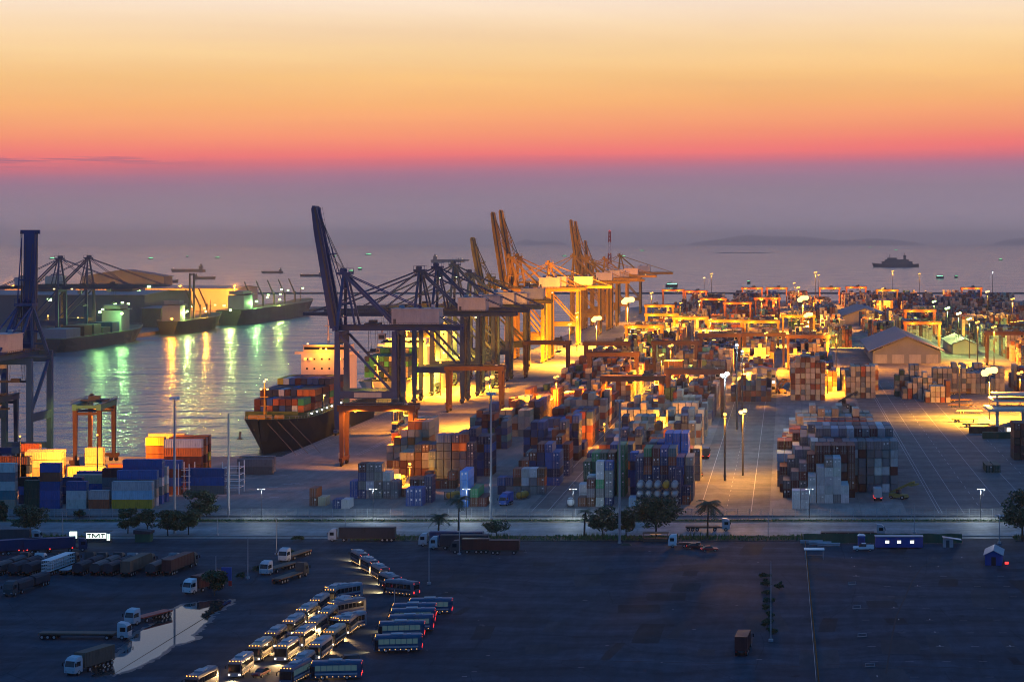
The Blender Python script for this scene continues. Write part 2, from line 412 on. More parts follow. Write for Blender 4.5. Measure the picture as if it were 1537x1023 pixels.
# markings
mb = MB()
for x in (45.6,46.6,53,66,74.8,92): mb.box(x-.1,x+.1,596,1180,0.008,0.010)
for x in (59,82): 
    for y in range(600,1150,14): mb.box(x-.1,x+.1,y,y+6,0.008,0.010)
for x in (-76.4,-71.6,-26,-10.5): mb.box(x-.12,x+.12,600,1150,0.008,0.010)
for y in range(600,1100,12): mb.box(-18.1,-17.9,y,y+4,0.008,0.010)
for x in (-187.2,-185.8,-163.2,-161.9): mb.box(x-.1,x+.1,758,2380,0.008,0.012)
for k in range(26):
    x, y = R.uniform(-185,-150), R.uniform(625,740)
    mb.box(x-1.5,x+1.5,y-.3,y+.3,0.008,0.010)
struct('yard_markings', mb, M['mark'])
mb = MB()
for x in range(-780,880,12): mb.box(x,x+5,563.3,563.6,0.012,0.014)
for y in (551.0,575.9): mb.box(-800,900,y-.1,y+.1,0.012,0.014)
for ix in range(8):
    for iy in range(11):
        x, y = 17+ix*7+R.uniform(-.2,.2), 372+iy*14
        if R.random()<0.75: mb.box(x-.8,x+.8,y-.07,y+.07,0.008,0.010)
        if R.random()<0.25: mb.box(x-.1,x+.1,y,y+1.4,0.008,0.010)
for k in range(24):
    x, y = R.uniform(-80,0), R.uniform(370,535); s = R.uniform(.15,.6)
    mb.box(x-s,x+s,y-.1,y+.1,0.008,0.010)
struct('road_markings', mb, M['mark'])
mb = MB()
mb.box(-800,900,576.3,576.6,0.012,0.014); struct('road_edge_glow', mb, M['edgeglow'])  # lit kerb and light trail painted as a yellow line
# dark seams in the lot
mb = MB()
for pts in ([(1330,1010),(1338,960),(1345,925),(1370,870),(1384,850),(1398,843)], [(1206,1000),(1150,997),(960,992),(850,990),(640,988)], [(1240,996),(1537,1004)]):
    g = [G(*p) for p in pts]
    for a,b in zip(g,g[1:]): mb.bar((*a,0.006),(*b,0.006),0.35,0.006)
struct('lot_seams', mb, M['black'])
mb = MB()
taken = []
for k in range(60):
    x, y, a_ = R.uniform(-84,60), R.uniform(372,538), R.uniform(-.12,.12); sx, sy = R.uniform(.8,4.5), R.uniform(1.5,11)
    if any(abs(x-tx)<sx+tsx+2 and abs(y-ty)<sy+tsy+2 for tx,ty,tsx,tsy in taken): continue
    taken.append((x,y,sx,sy)); pts = []
    for ux_,uy_ in ((-1,-1),(0,-1.05),(1,-1),(1.04,0),(1,1),(0,.97),(-1,1),(-1.05,0)):
        px_, py_ = ux_*sx+R.uniform(-.2,.2), uy_*sy+R.uniform(-.3,.3); pts.append((x+px_*math.cos(a_)-py_*math.sin(a_), y+px_*math.sin(a_)+py_*math.cos(a_), 0.006))
    mb.poly(pts, k%2)
o = mb.build('lot_patches', [M['tarpatch'],M['oldpatch']]); o['kind'] = 'structure'
# puddle
pp = [(580,985),(640,980),(700,970),(790,940),(860,905),(930,870),(1000,810),(1060,795),(1140,775),(1120,745),(1170,700),(1215,665),(1230,630),(1290,600),(1345,565),(1350,547),(1300,552),(1240,548),(1160,558),(1080,570),(1010,605),(930,640),(905,680),(840,715),(790,750),(740,790),(735,830),(690,870),(640,900),(580,925)]
pp = [G(x*.2572, 760+y*.2572) for x,y in pp]; out = []
for i,a in enumerate(pp):
    b = pp[(i+1)%len(pp)]
    for k in range(6):
        t = k/6; j = 0.0 if k==0 else 0.35
        out.append((a[0]+(b[0]-a[0])*t+R.uniform(-j,j), a[1]+(b[1]-a[1])*t+R.uniform(-j,j)*2))
sheet('puddle_water', out, 0.012, M['puddle'])
cx_ = sum(o_[0] for o_ in out)/len(out); cy_ = sum(o_[1] for o_ in out)/len(out); wet = []
for i,a in enumerate(out):
    b, c = out[(i+3)%len(out)], out[i-3]; n_ = Vector((b[1]-c[1], -(b[0]-c[0]),0)).normalized(); k = R.uniform(.5,1.5)
    sg = 1 if n_.x*(a[0]-cx_)+n_.y*(a[1]-cy_) > 0 else -1
    wet.append((a[0]+n_.x*k*sg, a[1]+n_.y*k*1.6*sg))
sheet('wet_ground', wet, 0.008, M['wet'])
# breakwater, islands
mb = MB(); prof = [(3192,-4.5),(3196,-0.6),(3204,-0.6),(3208,-4.5)]
mb.prism(prof,-850,2500,'x'); struct('breakwater_ground', mb, M['rockm'])
def hills(name, px0, px1, Y, pytop, seed, base=-3):
    rr = random.Random(seed); x0, x1 = XP(px0,Y), XP(px1,Y); h = ZP(pytop,Y)-base; n = 44; rings = []
    ph = [rr.uniform(0,6.28) for _ in range(6)]
    for i in range(n+1):
        t = i/n; e = min(1,math.sin(math.pi*t)*1.5)**0.8
        z = h*e*(0.72+0.16*math.sin(5*t+ph[0])+0.1*math.sin(11*t+ph[1])+0.05*math.sin(23*t+ph[2])); z = max(z,0.3)
        x = x0+(x1-x0)*t; dpt = (x1-x0)*0.12
        rings.append([(x,Y-dpt*e,base-1),(x,Y-dpt*.5*e,base+z*.6),(x,Y,base+z),(x,Y+dpt*.5*e,base+z*.6),(x,Y+dpt*e,base-1)])
    mb = MB(); mb.loft(rings, closed=False, cap=False); o = struct(name, mb, M['hill']); return o
hills('island_hills', 1028, 1390, 43000, 350.0, 3); hills('island_hills', 1485, 1620, 45000, 353, 5); hills('island_hills', 770, 852, 46000, 358, 8)
hills('islet_hills', 1068, 1165, 14000, 378.6, 4)

# ================================================================== QUAY CRANES
def add_cyl_wheel(mb, x, y, z, r, w, mi=0, ax='y'):
    if ax == 'y': mb.tube((x,y-w/2,z),(x,y+w/2,z),r,n=10,mi=mi)
    else: mb.tube((x-w/2,y,z),(x+w/2,y,z),r,n=10,mi=mi)
def quay_crane(label, loc, rz, mat, hg=43, ha=67, out=54, back=26, gauge=24, sp=18, raised=0, house='grey', group=None, house_x=(-3,11), lamps=(), sign=False, mono=False, bh=1.0):
    t = thing('quay_crane', label, 'crane', loc, rz, group); sp2 = sp/2
    for x in (0, gauge):
        for y in (-sp2, sp2):
            mb = MB(); q = 1.15
            r0 = [(x-q*.8,y-q*.8,2.2),(x+q*.8,y-q*.8,2.2),(x+q*.8,y+q*.8,2.2),(x-q*.8,y+q*.8,2.2)]
            r1 = [(a[0]*1+ (x-a[0])*-0.3, a[1], 17) for a in r0]
            r2 = [(a[0], a[1], hg+0.3) for a in r0]
            mb.loft([r0,r1,r2]); mb.build('leg', mat, t)
            mb = MB(); mb.box(x-.8,x+.8,y-4.2,y+4.2,1.1,2.2)
            for k in (-3.3,-1.4,1.4,3.3): add_cyl_wheel(mb, x, y+k, 0.55, 0.55, 0.5, 1, 'x')
            mb.build('bogie', [mat, M['black']], t)
        MB().box(x-.75,x+.75,-sp2+.9,sp2-.9,4.0,6.0).build('sill_beam', mat, t)
        MB().box(x-.7,x+.7,-sp2+1.0,sp2-1.0,hg-1.9,hg-.2).build('cross_beam', mat, t)
    for y in (-sp2, sp2):
        o = MB().box(1.2,gauge-1.2,y-.75,y+.75,15.2,18.2).build('portal_beam', mat, t)
        if sign and y < 0:
            s = MB().box(gauge*.3,gauge*.78,y-.85,y-.76,15.7,17.6).build('name_board', M['grey'], o)
        MB().bar((1.1,y*.98,hg-1.5),(gauge-1.3,y*.98,18.4),1.0,1.0).build('diagonal_brace', mat, t)
    # girder
    g = MB()
    for y in (-3.4,3.4): g.box(-1.5,gauge+back,y-.7,y+.7,hg+.35,hg+2.7)
    for k in range(int((gauge+back)/6)+1):
        x = -1+k*6; g.box(x-.3,x+.3,-2.7,2.7,hg+.9,hg+1.7)
    g.box(-2,-.6,-sp2-.5,sp2+.5,hg+.4,hg+2.2); g.box(gauge-.7,gauge+.7,-sp2-.5,sp2+.5,hg-.15,hg+.3)
    go = g.build('girder', mat, t)
    r = MB()
    for y in (-4.9,4.9):
        r.box(-1,gauge+back+1,y-.55,y+.55,hg+2.3,hg+2.4)
        for zz_ in (2.95,3.5): r.box(-1,gauge+back+1,y*1.09-.05,y*1.09+.05,hg+zz_,hg+zz_+.08)
        x = -1
        while x < gauge+back+1:
            r.box(x-.05,x+.05,y*1.09-.05,y*1.09+.05,hg+2.4,hg+3.55); x += 2.0
    r.build('walkway', M['dgrey'], go)
    # boom
    hinge = Vector((-2.2,0,hg+1.5)); a = rad(raised); ux = Vector((-math.cos(a),0,math.sin(a))); uz = Vector((math.sin(a),0,math.cos(a)))
    def B(s,y,zv): 
        p = hinge+ux*s+uz*zv; return (p.x,y,p.z)
    bm = MB()
    if mono:
        for (s0,s1,wy_) in ((0,out*.55,2.2),(out*.55,out,2.05)):
            bm.loft([[B(s,-wy_,-1.3),B(s,wy_,-1.3),B(s,wy_,1.2),B(s,-wy_,1.2)] for s in (s0,s1)])
    for y in (-3.0,3.0) if not mono else ():
        for (s0,s1,h0,h1) in ((0,out*.8,1.3*bh,1.1*bh),(out*.8,out,1.1*bh,.7*bh)):
            ring = lambda s,h: [B(s,y-.75,-h),B(s,y+.75,-h),B(s,y+.75,h*.9),B(s,y-.75,h*.9)]
            bm.loft([ring(s0,h0),ring(s1,h1)])
    n = int(out/5)
    for k in range(n+1) if not mono else ():
        s = 1+k*(out-2)/n; bm.bar(B(s,-2.3,0),B(s,2.3,0),.7,.9)
        if k<n: bm.bar(B(s,-2.3,.1),B(s+(out-2)/n,2.3,.1),.35)
    tw = 3.5 if mono else 4.2; bm.bar(B(out,-tw,0),B(out,tw,0),1.3,1.5)
    bo = bm.build('boom', mat, t)
    r = MB()
    for y in (-4.6,4.6) if not mono else (-2.9,2.9):
        r.bar(B(1,y,.6),B(out,y,.6),.8,.08); r.bar(B(1,y*1.07,1.7),B(out,y*1.07,1.7),.08)
        s = 1
        while s < out: r.bar(B(s,y*1.07,.6),B(s,y*1.07,1.7),.07); s += 2.5
    r.build('boom_walkway', M['dgrey'], bo)
    # apex
    ap = MB(); top = (1.5,0,ha)
    for y in (-1,1):
        ap.bar((-.4,y*sp2*.92,hg+.4),(1.2,y*2.2,ha),1.15,1.15); ap.bar((6.5,y*4.5,hg+2.7),(2.2,y*2.2,ha-1),.8,.8)
        ap.bar((0.4,y*sp2*.55,hg+(ha-hg)*.48),(4.3,y*3.4,hg+(ha-hg)*.48),.45,.45)
    for f_ in (.25,.5,.75): 
        yy = sp2*.92+(2.2-sp2*.92)*f_; zz_ = hg+(ha-hg)*f_
        ap.box(-.6+1.6*f_,.1+1.6*f_,-yy,yy,zz_-.3,zz_+.3)
    ap.box(-1.6,4.2,-3.4,3.4,ha-.2,ha+.9)
    for y in (-3,-1,1,3): add_cyl_wheel(ap, 0.6,y,ha+1.6,1.0,.5)
    for x in (-1.5,4.1):
        for y in (-3.3,3.3): ap.box(x-.08,x+.08,y-.08,y+.08,ha+.9,ha+2.6)
    for y in (-3.3,3.3): ap.box(-1.5,4.1,y-.06,y+.06,ha+2.5,ha+2.62)
    ap.box(1.9,2.0,.9,1.0,ha+2.6,ha+5)
    ap.build('apex_frame', mat, t)
    for y in (-2.6,2.6):
        MB().bar((1.8,y,ha-.4),(gauge-1.5,y*1.25,hg+2.9),.9,1.0).build('back_stay', mat, t)
        MB().bar((2.4,y,ha-.2),(gauge+back-2,y*1.2,hg+2.9),.42,.42).build('tie_bar', mat, t)
        if raised < 20:
            MB().bar((0.8,y,ha-.2),B(out*.45,y*1.1,1),.42,.42).build('fore_stay', mat, t)
            MB().bar((0.6,y,ha+.2),B(out*.93,y*1.1,1),.5,.5).build('fore_stay', mat, t)
        else:
            e = Vector(B(out*.58,y*1.1,3.6)); m_ = Vector(B(out*.3,y*1.1,5.2))
            MB().bar(B(out*.95,y*1.1,.8),e,.35,.35).bar(e,m_,.35,.35).bar(m_,(1.2,y,ha),.35,.35).build('fore_stay', mat, t)
            MB().tube((1.2,y*.6,ha+1.8),B(out*.6,y*.8,1.5),.12,n=5).tube((1.2,y*.3,ha+1.9),B(out*.9,y*.5,1.2),.12,n=5).build('boom_hoist_rope', M['dgrey'], t)
    if raised >= 20:
        MB().box(-.5,.5,-2.2,2.2,0,0.01).build('hinge_plate', mat, bo).location = (hinge.x,0,hinge.z)
        pm = MB(); pm.bar(B(out*.6,-2,1.2),B(out*.6,-2,4.6),.4).bar(B(out*.6,2,1.2),B(out*.6,2,4.6),.4).bar(B(out*.6,-2.4,4.6),B(out*.6,2.4,4.6),.6).bar(B(out*.66,0,3.8),B(out*.57,0,3.8),.5)
        pm.build('stay_bracket', mat, bo)
    # machinery house
    hx0, hx1 = gauge+house_x[0], gauge+house_x[1]
    hm = MB().box(hx0,hx1,-5.2,5.2,hg+3.1,hg+9.4).box(hx0-.3,hx1+.3,-5.5,5.5,hg+9.4,hg+9.7,0).box(hx0,hx1,-5,5,hg+2.72,hg+3.1,1)
    k = hx0+1
    while k < hx1: hm.box(k-.06,k+.06,-5.28,-5.2,hg+3.1,hg+9.4); k += 1.6
    ho = hm.build('machinery_house', [M[house], mat], t)
    MB().box(hx0+.8,hx0+1.9,-5.36,-5.28,hg+3.2,hg+5.3).build('door', M['dgrey'], ho)
    MB().cbox(hx0+3,2,hg+9.7,2,1.6,1.2).build('roof_vent', M['grey'], ho); MB().cbox(hx1-3,-2,hg+9.7,1.4,1.4,1.6).build('roof_hatch', M['grey'], ho)
    # trolley, cab, ropes
    tx = gauge*.55 if raised >= 20 else -out*.3
    tr = MB().box(tx-3,tx+3,-4,4,hg+2.75,hg+3.5).cbox(tx,0,hg+3.5,3,4,1.2)
    to = tr.build('trolley', M['dgrey'], t)
    cb = MB(); cb.prism([(tx+3.2,hg-3.6),(tx+5.8,hg-3.6),(tx+6.0,hg-.9),(tx+3.0,hg-.9)],-4.6,-2.2,'y').bar((tx+4.4,-3.4,hg-.9),(tx+4.4,-3.4,hg+.36),.6)
    co_ = cb.build('operator_cab', M[house], t)
    MB().box(tx+3.3,tx+5.7,-4.67,-4.6,hg-3.1,hg-1.5).build('window', M['glass'], co_)
    sp_ = MB()
    hz = hg-13 if raised<20 else hg-9
    for x in (-1.6,1.6):
        for y in (-2,2): sp_.tube((tx+x,y,hg+2.7),(tx+x*.8,y*1.5,hz+.8),.07,n=4)
    sp_.box(tx-1.2,tx+1.2,-6.1,6.1,hz,hz+.7).box(tx-1,tx+1,-1.6,1.6,hz+.7,hz+1.5)
    sp_.build('spreader', M['dgrey'], t)
    # stair tower on the landside leg
    st = MB(); zf = 3; side = 1; yl = -sp2+1.9; xl = gauge+1.5
    while zf < hg-3:
        st.bar((xl,yl+(-1.2 if side>0 else 1.2),zf),(xl,yl+(1.2 if side>0 else -1.2),zf+2.6),.7,.12)
        st.box(xl-.5,xl+.5,yl-1.8,yl+1.8,zf+2.55,zf+2.65); st.box(xl+.45,xl+.5,yl-1.8,yl+1.8,zf+3.5,zf+3.56)
        zf += 2.6; side = -side
    st.box(xl-.4,xl+.4,yl-1.9,yl-1.8,3,zf).box(xl-.4,xl+.4,yl+1.8,yl+1.9,3,zf)
    st.build('stairway', M['dgrey'], t)
    for (lx,ly,lz,lm,rr_) in lamps:
        MB().cbox(lx,ly,lz,.9*rr_,.9*rr_,.7*rr_).build('work_lamp', M[lm], t)
    return t
def qY(apx, x=186.0): return FPX*x/(CX-apx)
QG1='blue quay cranes along the main berth'; QG2='yellow quay cranes at the far berth'
def wl(hg, raised, m='warm_lamp', r=1.0):
    L = [(4,-4.6,hg-.6,m,r),(14,-4.6,hg-.6,m,r),(30,-4.6,hg-.6,m,r)]
    if not raised: L += [(-16,-4.2,hg+.2,m,r),(-36,-4.2,hg+.2,m,r)]
    return L
quay_crane('tall blue quay crane with its boom raised, beside the dark ship moored nearest', (-188.2,qY(514)+9,0),0,M['blue'],out=51.5,raised=80,bh=1.6,house_x=(-2,18),back=27,group=QG1,sign=True,lamps=[])
quay_crane('blue quay crane with lowered boom, first behind the raised-boom crane', (-186,qY(627),0),0,M['navy'],hg=43,ha=66,out=54,group=QG1,lamps=wl(43,0))
quay_crane('blue quay crane with lowered boom, second behind the raised-boom crane', (-186,qY(653),0),0,M['navy'],hg=43,ha=67,out=55,group=QG1,lamps=wl(43,0)+[(3,-3,61,'green_lamp',1.2)])
quay_crane('blue quay crane with lowered boom, third behind the raised-boom crane', (-186,qY(679),0),0,M['navy'],hg=43,ha=67.5,out=50,group=QG1,lamps=wl(43,0)+[(3,-3,61,'green_lamp',1.0)])
quay_crane('small blue quay crane, last of the blue row before the yellow cranes', (-186,qY(703),0),0,M['navy'],hg=41,ha=62,out=44,back=20,group=QG1,lamps=wl(41,0))
quay_crane('slender olive quay crane with raised boom and hooked tip', (-186,qY(733),0),0,M['olive'],hg=42,ha=58,out=40,back=16,raised=79,bh=1.5,group=QG2)
quay_crane('yellow quay crane with raised boom, nearest of the yellow row', (-186,qY(763),0),0,M['yellow'],hg=47,ha=70,out=52,back=24,raised=81,bh=1.6,house='cream',group=QG2,lamps=wl(47,1))
quay_crane('yellow quay crane with raised boom, close behind the first yellow crane', (-186,qY(775),0),0,M['yellow'],hg=47,ha=70,out=54,back=24,raised=81,bh=1.6,house='cream',group=QG2,lamps=wl(47,1))
quay_crane('yellow quay crane with lowered boom, behind the raised pair', (-186,qY(822),0),0,M['yellow'],hg=44,ha=63.5,out=50,house='cream',group=QG2,lamps=wl(44,0,r=1.3))
quay_crane('yellow quay crane with lowered boom and high apex before the far raised booms', (-186,qY(859),0),0,M['yellow'],hg=44,ha=68,out=50,house='cream',group=QG2,lamps=wl(44,0,r=1.3))
quay_crane('yellow quay crane with raised boom, taller of the far raised pair', (-186,qY(873),0),0,M['yellow'],hg=45,ha=66,out=54,raised=82,bh=1.6,house='cream',group=QG2,lamps=wl(45,1,r=1.3))
quay_crane('yellow quay crane with raised boom, behind the taller far one', (-186,qY(879),0),0,M['yellow'],hg=45,ha=66,out=53,raised=82,bh=1.6,house='cream',group=QG2,lamps=wl(45,1,r=1.3))
quay_crane('yellow quay crane with short raised boom, third of the far raised ones', (-186,qY(889),0),0,M['yellow'],hg=42,ha=60,out=38,raised=83,house='cream',group=QG2,lamps=wl(42,1,r=1.3))
quay_crane('yellow quay crane with lowered boom, last but one before the sea', (-186,qY(906),0),0,M['yellow'],hg=44,ha=63,out=48,back=30,house='cream',group=QG2,lamps=wl(44,0,r=1.4))
quay_crane('yellow quay crane with lowered boom, farthest of all on the berth', (-186,qY(929),0),0,M['yellow'],hg=44,ha=65,out=48,back=36,house='cream',group=QG2,lamps=wl(44,0,r=1.4))
# cranes on the basin quay and across the water
quay_crane('navy quay crane at the basin edge, boom raised upright with a T-shaped tip', (-284,748,0),rad(-90),M['blue'],hg=38,ha=57,out=45,back=18,gauge=20,sp=17,raised=89,mono=True,house_x=(-2,12),group=QG1)
quay_crane('dark quay crane across the water with lowered boom, the nearer of two', (-572,qY(92,572),0),rad(180),M['navy'],hg=43,ha=67,out=60,back=24,group='dark quay cranes across the water',lamps=[(-10,4.6,43,'warm_lamp',1.4),(4,4.6,43,'warm_lamp',1.4),(18,4.6,43,'warm_lamp',1.4),(8,4,34,'green_lamp',3.0)])
quay_crane('dark quay crane across the water with lowered boom, the farther of two', (-572,qY(135,572),0),rad(180),M['navy'],hg=43,ha=67,out=62,back=24,group='dark quay cranes across the water',lamps=[(-30,4.6,43,'warm_lamp',1.4),(-50,4.6,43,'green_lamp',2.6),(4,4.6,43,'warm_lamp',1.4)])

# ================================================================== YARD CRANES
def yard_crane(label, mat, rz=0, loc=(0,0,0), span=25.0, h=22.0, lit=False, group='yard gantry cranes straddling the stacks'):
    t = thing('yard_gantry_crane', label, 'gantry crane', loc, rz, group); s2 = span/2; wb = 4.2
    for x in (-s2, s2):
        for y in (-wb, wb):
            MB().loft([[(x-.6,y-.6,1.9),(x+.6,y-.6,1.9),(x+.6,y+.6,1.9),(x-.6,y+.6,1.9)],[(x-.9,y-.74,h-2.3),(x+.9,y-.74,h-2.3),(x+.9,y+.74,h-2.3),(x-.9,y+.74,h-2.3)]]).build('leg', mat, t)
            mb = MB().box(x-.5,x+.5,y-1.6,y+1.6,1.2,1.8)
            wo = mb.build('bogie', mat, t)
            w_ = MB()
            for k in (-.95,.95): add_cyl_wheel(w_, x, y+k, .75, .75, .6, 0, 'x')
            w_.build('tyre', M['black'], wo)
        MB().box(x-.55,x+.55,-wb-2,wb+2,1.8,3.0).build('sill_beam', mat, t); MB().box(x-.4,x+.4,-wb+.8,wb-.8,h-4.0,h-3.0).build('tie_beam', mat, t)
    MB().box(-s2-1.6,-s2-.6,-2.4,2.4,1.5,4.4).build('engine_housing', M['grey'], t)
    g = MB()
    for y in (-wb, wb): g.box(-s2-1.6,s2+1.6,y-.75,y+.75,h-2.3,h)
    for x in (-s2-1.3,s2+1.3): g.box(x-.3,x+.3,-wb+.6,wb-.6,h-1.5,h-.4)
    go = g.build('girder', mat, t)
    r = MB()
    for y in (-wb-1,wb+1):
        r.box(-s2-1.6,s2+1.6,y-.4,y+.4,h-.1,h-.02)
        r.box(-s2-1.6,s2+1.6,y*1.06-.04,y*1.06+.04,h+1.0,h+1.08)
        x = -s2-1.5
        while x < s2+1.6: r.box(x-.04,x+.04,y*1.06-.04,y*1.06+.04,h,h+1.05); x += 1.6
    r.build('walkway', M['dgrey'], go)
    if s2 > 2:
        tx = R.uniform(-.5,.5)*span*.6
        MB().box(tx-2.5,tx+2.5,-wb-.4,wb+.4,h+.02,h+.7).cbox(tx-.6,0,h+.7,2.4,4,1.3).cbox(tx+1.4,1.5,h+.7,1.2,1.2,1.9).build('trolley', M['dgrey'], t)
        c = MB(); c.prism([(tx+2.6,h-4.2),(tx+4.4,h-4.2),(tx+4.6,h-2.1),(tx+2.5,h-2.1)],-1.8,.4,'y').box(tx+3.2,tx+3.8,-1,-.5,h-2.1,h+.05).box(tx+2.3,tx+3.8,-1,-.5,h+.05,h+.3)
        cbo = c.build('operator_cab', M['white'], t)
        MB().box(tx+2.7,tx+4.3,-1.87,-1.8,h-3.8,h-2.6).build('window', M['glass'], cbo)
        s = MB(); hz = h-R.uniform(3.5,7)
        for x in (-1.1,1.1):
            for y in (-1.8,1.8): s.tube((tx+x,y,h),(tx+x*.8,y*1.8,hz+.6),.06,n=4)
        s.box(tx-1.2,tx+1.2,-6,6,hz,hz+.6); s.build('spreader', M['dgrey'], t)
    if lit:
        for x in (-s2*.6,s2*.6):  # lamps and arms added ahead of the girder to light its face
            lo_ = MB().cbox(x,-wb-3.2,h-1.4,.9,.7,.6).build('work_lamp', M['sodium'], t); MB().bar((x,-wb-.6,h-.5),(x,-wb-3.2,h-.6),.2).build('added_lamp_arm', mat, lo_)
    return t
def rtg_at(px0, px1, py, h=22.0):
    s = (py-CY)/(H-h); Y = FPX/s; return ((px0+px1)/2-CX)/s, Y
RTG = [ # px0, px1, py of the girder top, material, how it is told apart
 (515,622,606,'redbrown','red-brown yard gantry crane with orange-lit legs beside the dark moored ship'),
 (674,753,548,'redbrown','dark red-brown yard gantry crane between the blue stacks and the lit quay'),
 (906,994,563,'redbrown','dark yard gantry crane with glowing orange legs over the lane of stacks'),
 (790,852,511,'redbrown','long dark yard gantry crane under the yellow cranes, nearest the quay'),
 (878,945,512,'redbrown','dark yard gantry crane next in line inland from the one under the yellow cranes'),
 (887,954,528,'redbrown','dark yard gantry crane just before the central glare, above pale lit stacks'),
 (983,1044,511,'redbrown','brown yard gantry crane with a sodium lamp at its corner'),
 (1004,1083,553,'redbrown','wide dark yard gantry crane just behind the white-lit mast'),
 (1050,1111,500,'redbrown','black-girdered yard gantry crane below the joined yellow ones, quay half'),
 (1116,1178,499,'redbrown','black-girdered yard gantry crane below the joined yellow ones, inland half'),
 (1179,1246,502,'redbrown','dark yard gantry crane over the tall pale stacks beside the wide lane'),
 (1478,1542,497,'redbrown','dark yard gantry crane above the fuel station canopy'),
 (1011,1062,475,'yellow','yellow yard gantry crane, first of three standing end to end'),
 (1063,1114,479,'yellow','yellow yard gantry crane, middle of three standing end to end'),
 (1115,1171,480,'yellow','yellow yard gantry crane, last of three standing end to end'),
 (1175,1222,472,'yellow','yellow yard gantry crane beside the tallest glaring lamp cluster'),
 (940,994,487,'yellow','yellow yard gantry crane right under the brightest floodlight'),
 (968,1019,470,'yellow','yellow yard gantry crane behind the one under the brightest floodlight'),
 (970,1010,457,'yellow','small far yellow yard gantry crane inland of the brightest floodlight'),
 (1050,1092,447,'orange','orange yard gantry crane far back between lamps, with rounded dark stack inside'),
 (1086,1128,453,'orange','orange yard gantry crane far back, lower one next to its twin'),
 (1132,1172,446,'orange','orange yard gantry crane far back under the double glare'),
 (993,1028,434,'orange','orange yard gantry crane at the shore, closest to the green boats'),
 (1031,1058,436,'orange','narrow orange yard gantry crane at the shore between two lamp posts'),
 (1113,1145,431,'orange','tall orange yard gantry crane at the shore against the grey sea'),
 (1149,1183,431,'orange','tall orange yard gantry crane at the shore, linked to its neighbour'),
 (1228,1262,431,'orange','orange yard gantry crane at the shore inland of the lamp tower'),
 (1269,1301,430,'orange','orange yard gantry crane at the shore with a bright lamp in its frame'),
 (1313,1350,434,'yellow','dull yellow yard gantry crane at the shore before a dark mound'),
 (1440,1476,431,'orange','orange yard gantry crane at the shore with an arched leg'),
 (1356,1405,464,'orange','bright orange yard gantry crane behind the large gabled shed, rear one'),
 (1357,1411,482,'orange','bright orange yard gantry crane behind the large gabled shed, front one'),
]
protos = {}; LITRTG = []
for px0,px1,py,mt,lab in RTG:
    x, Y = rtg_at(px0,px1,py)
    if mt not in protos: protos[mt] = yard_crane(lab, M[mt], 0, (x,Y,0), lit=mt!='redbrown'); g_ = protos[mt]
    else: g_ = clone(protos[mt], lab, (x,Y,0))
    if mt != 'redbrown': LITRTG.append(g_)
x, Y = G(120,702); 
yard_crane('teal-topped rail gantry crane with orange-lit legs by the basin edge', M['redbrown'], rad(97), (x+1.5,Y+11,0), span=24, h=23, group=None)
for o in list(bpy.data.objects):
    if o.parent and o.parent.get('label','').startswith('teal-topped') and o.name.startswith('girder'): o.data.materials[0] = M['teal']
x, Y = G(2,690); yard_crane('blue-grey gantry crane cut by the edge of the picture, near the T-topped crane', M['navy'], rad(92), (x-3,Y,0), span=24, h=24, group=None)
# ================================================================== CONTAINERS
PAL = {'dark blue':(0.014,0.038,0.12),'blue':(0.02,0.075,0.25),'bright blue':(0.06,0.2,0.5),'pale blue':(0.2,0.36,0.46),'grey':(0.12,0.135,0.145),
 'white':(0.40,0.42,0.42),'cream':(0.34,0.29,0.21),'dark green':(0.02,0.06,0.035),'green':(0.03,0.2,0.085),'maroon':(0.085,0.016,0.015),'brown':(0.12,0.045,0.024),
 'rust red':(0.27,0.07,0.03),'orange':(0.5,0.14,0.03),'yellow':(0.55,0.38,0.03),'black':(0.018,0.018,0.02),'teal':(0.04,0.17,0.2),'navy':(0.015,0.025,0.07)}
DARK = ['dark blue']*5+['navy']*4+['blue']*2+['brown']*4+['maroon']*3+['rust red']*2+['grey']*2+['dark green','black','teal']
BLUES = ['dark blue']*6+['navy']*4+['blue']*3+['brown']*2+['maroon','grey']
MIX = ['dark blue']*3+['blue']*2+['brown']*3+['grey']*3+['white']*2+['green','dark green','maroon','rust red','cream','teal','orange']
PALE = ['grey']*8+['white']*2+['maroon']*2+['pale blue']
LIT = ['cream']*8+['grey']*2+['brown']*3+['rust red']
CH = 2.75; CW = 2.40
CON = []   # every container: x, y (front-left corner), z, length, along, colour, words
def put_stack(x, y, cols, ln, along, words, z0=0.0):
    for k, c in enumerate(cols): CON.append(dict(x=x,y=y,z=z0+k*CH,ln=ln,al=along,c=c,w=words,t=k,n=len(cols)))
TIER = ['on the ground','second up','third up','fourth up','fifth up','sixth up','seventh up']
def row_block(name, x0, y, heights, ln=12.2, pal=MIX, row=0, pitch=2.56, colors=None, jit=0.15):
    for i, h in enumerate(heights):
        cols = []
        for k in range(h):
            c = (colors or {}).get((i,k)) or R.choice(pal)
            if isinstance(c, list): c = R.choice(c)
            cols.append(c)
        put_stack(x0+i*pitch+R.uniform(-.06,.06), y+R.uniform(-jit,jit), cols, ln, 'y', (ORD[i]+' stack, '+ORD[row]+' row of the '+name, name, i, row))
